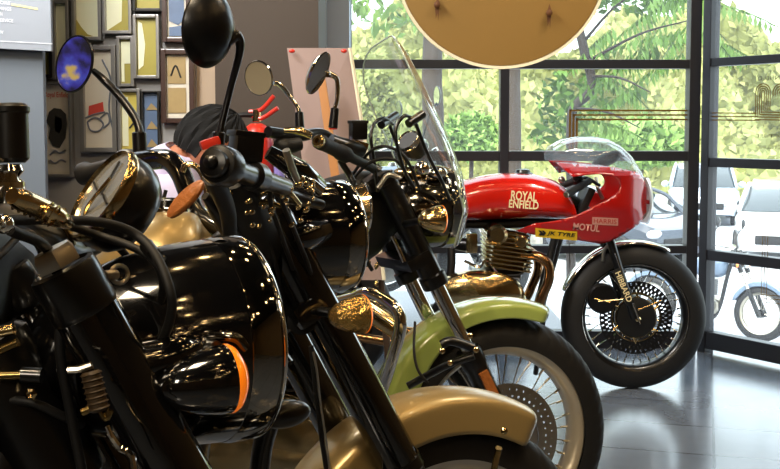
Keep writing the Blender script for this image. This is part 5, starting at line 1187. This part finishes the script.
# shirt: torso and sleeves
shc = [(pel + V((0, 0, .02)), .16), (pel.lerp(che, .5), .16), (che, .17), (shl + V((-.02, 0, -.03)), .15), (nk + V((-.035, 0, 0)), .078), (sR, .095), (sR.lerp(eR, .75), .068), (sL, .095), (sL.lerp(eL, .75), .068)]
skin_mesh('shirt', shc, [(0, 1), (1, 2), (2, 3), (3, 4), (3, 5), (5, 6), (3, 7), (7, 8)], M['shirt'], pr)
trc = [(pel, .155), (pel + V((.06, -.1, 0)), .12), (kR, .085), (aR + V((0, 0, .04)), .065), (pel + V((.06, .1, 0)), .12), (kL, .085), (aL + V((0, 0, .04)), .065)]
skin_mesh('trousers', trc, [(0, 1), (1, 2), (2, 3), (0, 4), (4, 5), (5, 6)], mat('dark blue trousers', '23283a', .8, 0, 0, .1, 20), pr)
for (h_, s) in ((hR, -1), (hL, 1)):
    f = V((.9, -.25 * s, -.1)).normalized(); l = V((0, 1, 0)); c4 = [(h_, .03), (h_ + f * .06, .026)]; e4 = [(0, 1)]
    for k in range(4):
        o_ = h_ + f * .085 + l * (k - 1.5) * .021; L_ = (.038, .043, .040, .032)[k]; i = len(c4)
        c4 += [(o_, .010), (o_ + f * L_ + V((0, 0, -.012)), .009), (o_ + f * L_ * 1.4 + V((0, 0, -.04)), .008)]; e4 += [(1, i), (i, i + 1), (i + 1, i + 2)]
    i = len(c4); c4 += [(h_ + f * .03 - l * s * -.032 , .011), (h_ + f * .07 + l * s * .05 + V((0, 0, -.02)), .009)]; e4 += [(0, i), (i, i + 1)]
    skin_mesh('hand', c4, e4, M['skin'], pr, 1)
for a_ in (aR, aL):
    b = MB(); b.ell(a_ + V((.07, 0, -.045)), (1, 0, 0), (.045, .038, .13)); b.build('shoe', M['dark'], pr)
ck = thing('round_stool', (pel.x, pel.y, 0), 'round dark stool under the bending person', 'stool'); b = MB(); b.cyl((pel.x, pel.y, .28), (pel.x, pel.y, .325), .17, 28); b.build('seat', M['satin'], ck)
for k in range(4): a_ = PI / 4 + PI / 2 * k; b = MB(); b.cyl((pel.x + .14 * math.cos(a_), pel.y + .14 * math.sin(a_), 0), (pel.x + .12 * math.cos(a_), pel.y + .12 * math.sin(a_), .285), .012, 10); b.build('leg', M['satin'], ck)

# ---------------------------------------------------------------- motorcycles parked outside
def street_bike(pos, yaw, label, mc, scr_=False):
    Tm = MX.Translation(pos) @ MX.Rotation(yaw, 4, 'Z') @ MX.Rotation(-.1, 4, 'X'); t = thing('parked_motorcycle', pos, label, 'motorcycle'); P = lambda x, y, z: Tm @ V((x, y, z))
    wheel(Tm, t, 'front_wheel', .32, .1, .235, 'steel', 24, False); wheel(Tm, t, 'rear_wheel', .32, .12, .23, 'steel', 24, False, c=V((-1.36, 0, AX)))
    fork(Tm, t, .3, .5, .8, .028, .02, .028, M['satin'], M['chrome'], M['satin'])
    fender(Tm, t, mc, .37, math.radians(40), math.radians(160), .065, .04); fender(Tm, t, mc, .38, math.radians(20), math.radians(160), .07, .04, 'rear_fender', c=V((-1.36, 0, AX)))
    tank(Tm, t, mc, -.42, -.95, .95); framep(Tm, t); engine(Tm, t, M['steel'], M['steel'], x=-.7)
    headlight(Tm, t, -.2, .92, .085, [(.085, 0), (.087, -.02), (.08, -.08), (.05, -.13), (0, -.14)], M['satin'])
    b = MB(); b.tube([P(-.62, -.36, 1.04), P(-.5, -.3, 1.08), P(-.4, -.1, 1.06), P(-.4, .1, 1.06), P(-.5, .3, 1.08), P(-.62, .36, 1.04)], .013, 10); b.build('handlebar', M['chrome'], t)
    for s in (-1, 1):
        c_ = P(-.42, s * .36, 1.34); mirror_(t, c_, P(-1, 0, 0) - P(0, 0, 0), .055, .06, (0, 0, 1), [c_ + V((0, 0, -.04)), P(-.46, s * .34, 1.24), P(-.5, s * .3, 1.08)], .006, M['satin'])
        bullet(t, P(-.25, s * .17, .86), P(1, 0, 0) - P(0, 0, 0), .03, .06, M['satin'], M['amber'], stalk=[P(-.3, s * .1, .86), P(-.28, s * .15, .86)])
    b = MB(); b.rings(loftx(P, [(-.9, .08, .76, .80), (-1.0, .12, .74, .82), (-1.3, .13, .75, .83), (-1.6, .1, .8, .86), (-1.66, .05, .82, .85)])); b.build('seat', M['rubber'], t)
    return t
M['bluegrey'] = mat('blue grey bike paint', '5c6f86', .3, .2, .8, .05)
g = U(752, 300, 12.8); street_bike(V((g.x, 12.4, GZ)), math.radians(-40), 'blue grey motorcycle parked outside behind the glass door', M['bluegrey'])
g = U(470, 300, 7.0); street_bike(V((g.x + .1, 6.9, -.02)), math.radians(18), 'silver motorcycle parked outside behind the red tank, mirror standing up', M['bluegrey'])

# added unseen blue violet glow panel on the side wall to colour the round mirror
m = bpy.data.materials.new('violet glow panel'); m.use_nodes = True; nt = m.node_tree; bs = nt.nodes['Principled BSDF']; tc = nt.nodes.new('ShaderNodeTexCoord'); n = nt.nodes.new('ShaderNodeTexNoise'); n.inputs['Scale'].default_value = 7; n.inputs['Detail'].default_value = 6
cr = nt.nodes.new('ShaderNodeValToRGB'); e = cr.color_ramp.elements; e[0].position = .46; e[0].color = lin('0c0a20'); e[1].position = .54; e[1].color = lin('3a34a0'); q = e.new(.60); q.color = lin('4a58c8'); q = e.new(.65); q.color = lin('e0c060')
nt.links.new(tc.outputs['Object'], n.inputs['Vector']); nt.links.new(n.outputs['Fac'], cr.inputs[0]); nt.links.new(cr.outputs[0], bs.inputs['Base Color']); nt.links.new(cr.outputs[0], bs.inputs['Emission Color']); bs.inputs['Emission Strength'].default_value = .35
pt = thing('glow_panel', (-3.6 + .04, 1.05, 1.2), 'blue violet glow panel added unseen to colour the round mirror', 'glow panel')
b = MB(); b.box((-3.6 + .04, 1.05, 1.85), (.05, 2.0, 1.0), bev=.005); b.build('glow_face', m, pt, smooth=False)
b = MB()
for (y_, z_, sy, sz) in ((1.05, 2.37, 2.08, .04), (1.05, 1.33, 2.08, .04), (.03, 1.85, .04, 1.08), (2.07, 1.85, .04, 1.08)): b.box((-3.6 + .045, y_, z_), (.07, sy, sz), bev=.004)
b.build('glow_frame', M['satin'], pt, smooth=False)
SC.view_settings.view_transform = 'Standard'
SC.view_settings.look = 'None'
SC.view_settings.exposure = 0.68
SC.cycles.use_denoising = True
SC.cycles.max_bounces = 8; SC.cycles.transparent_max_bounces = 16
SC.cycles.sample_clamp_indirect = 6; SC.cycles.sample_clamp_direct = 0
SC.cycles.caustics_reflective = False; SC.cycles.caustics_refractive = False
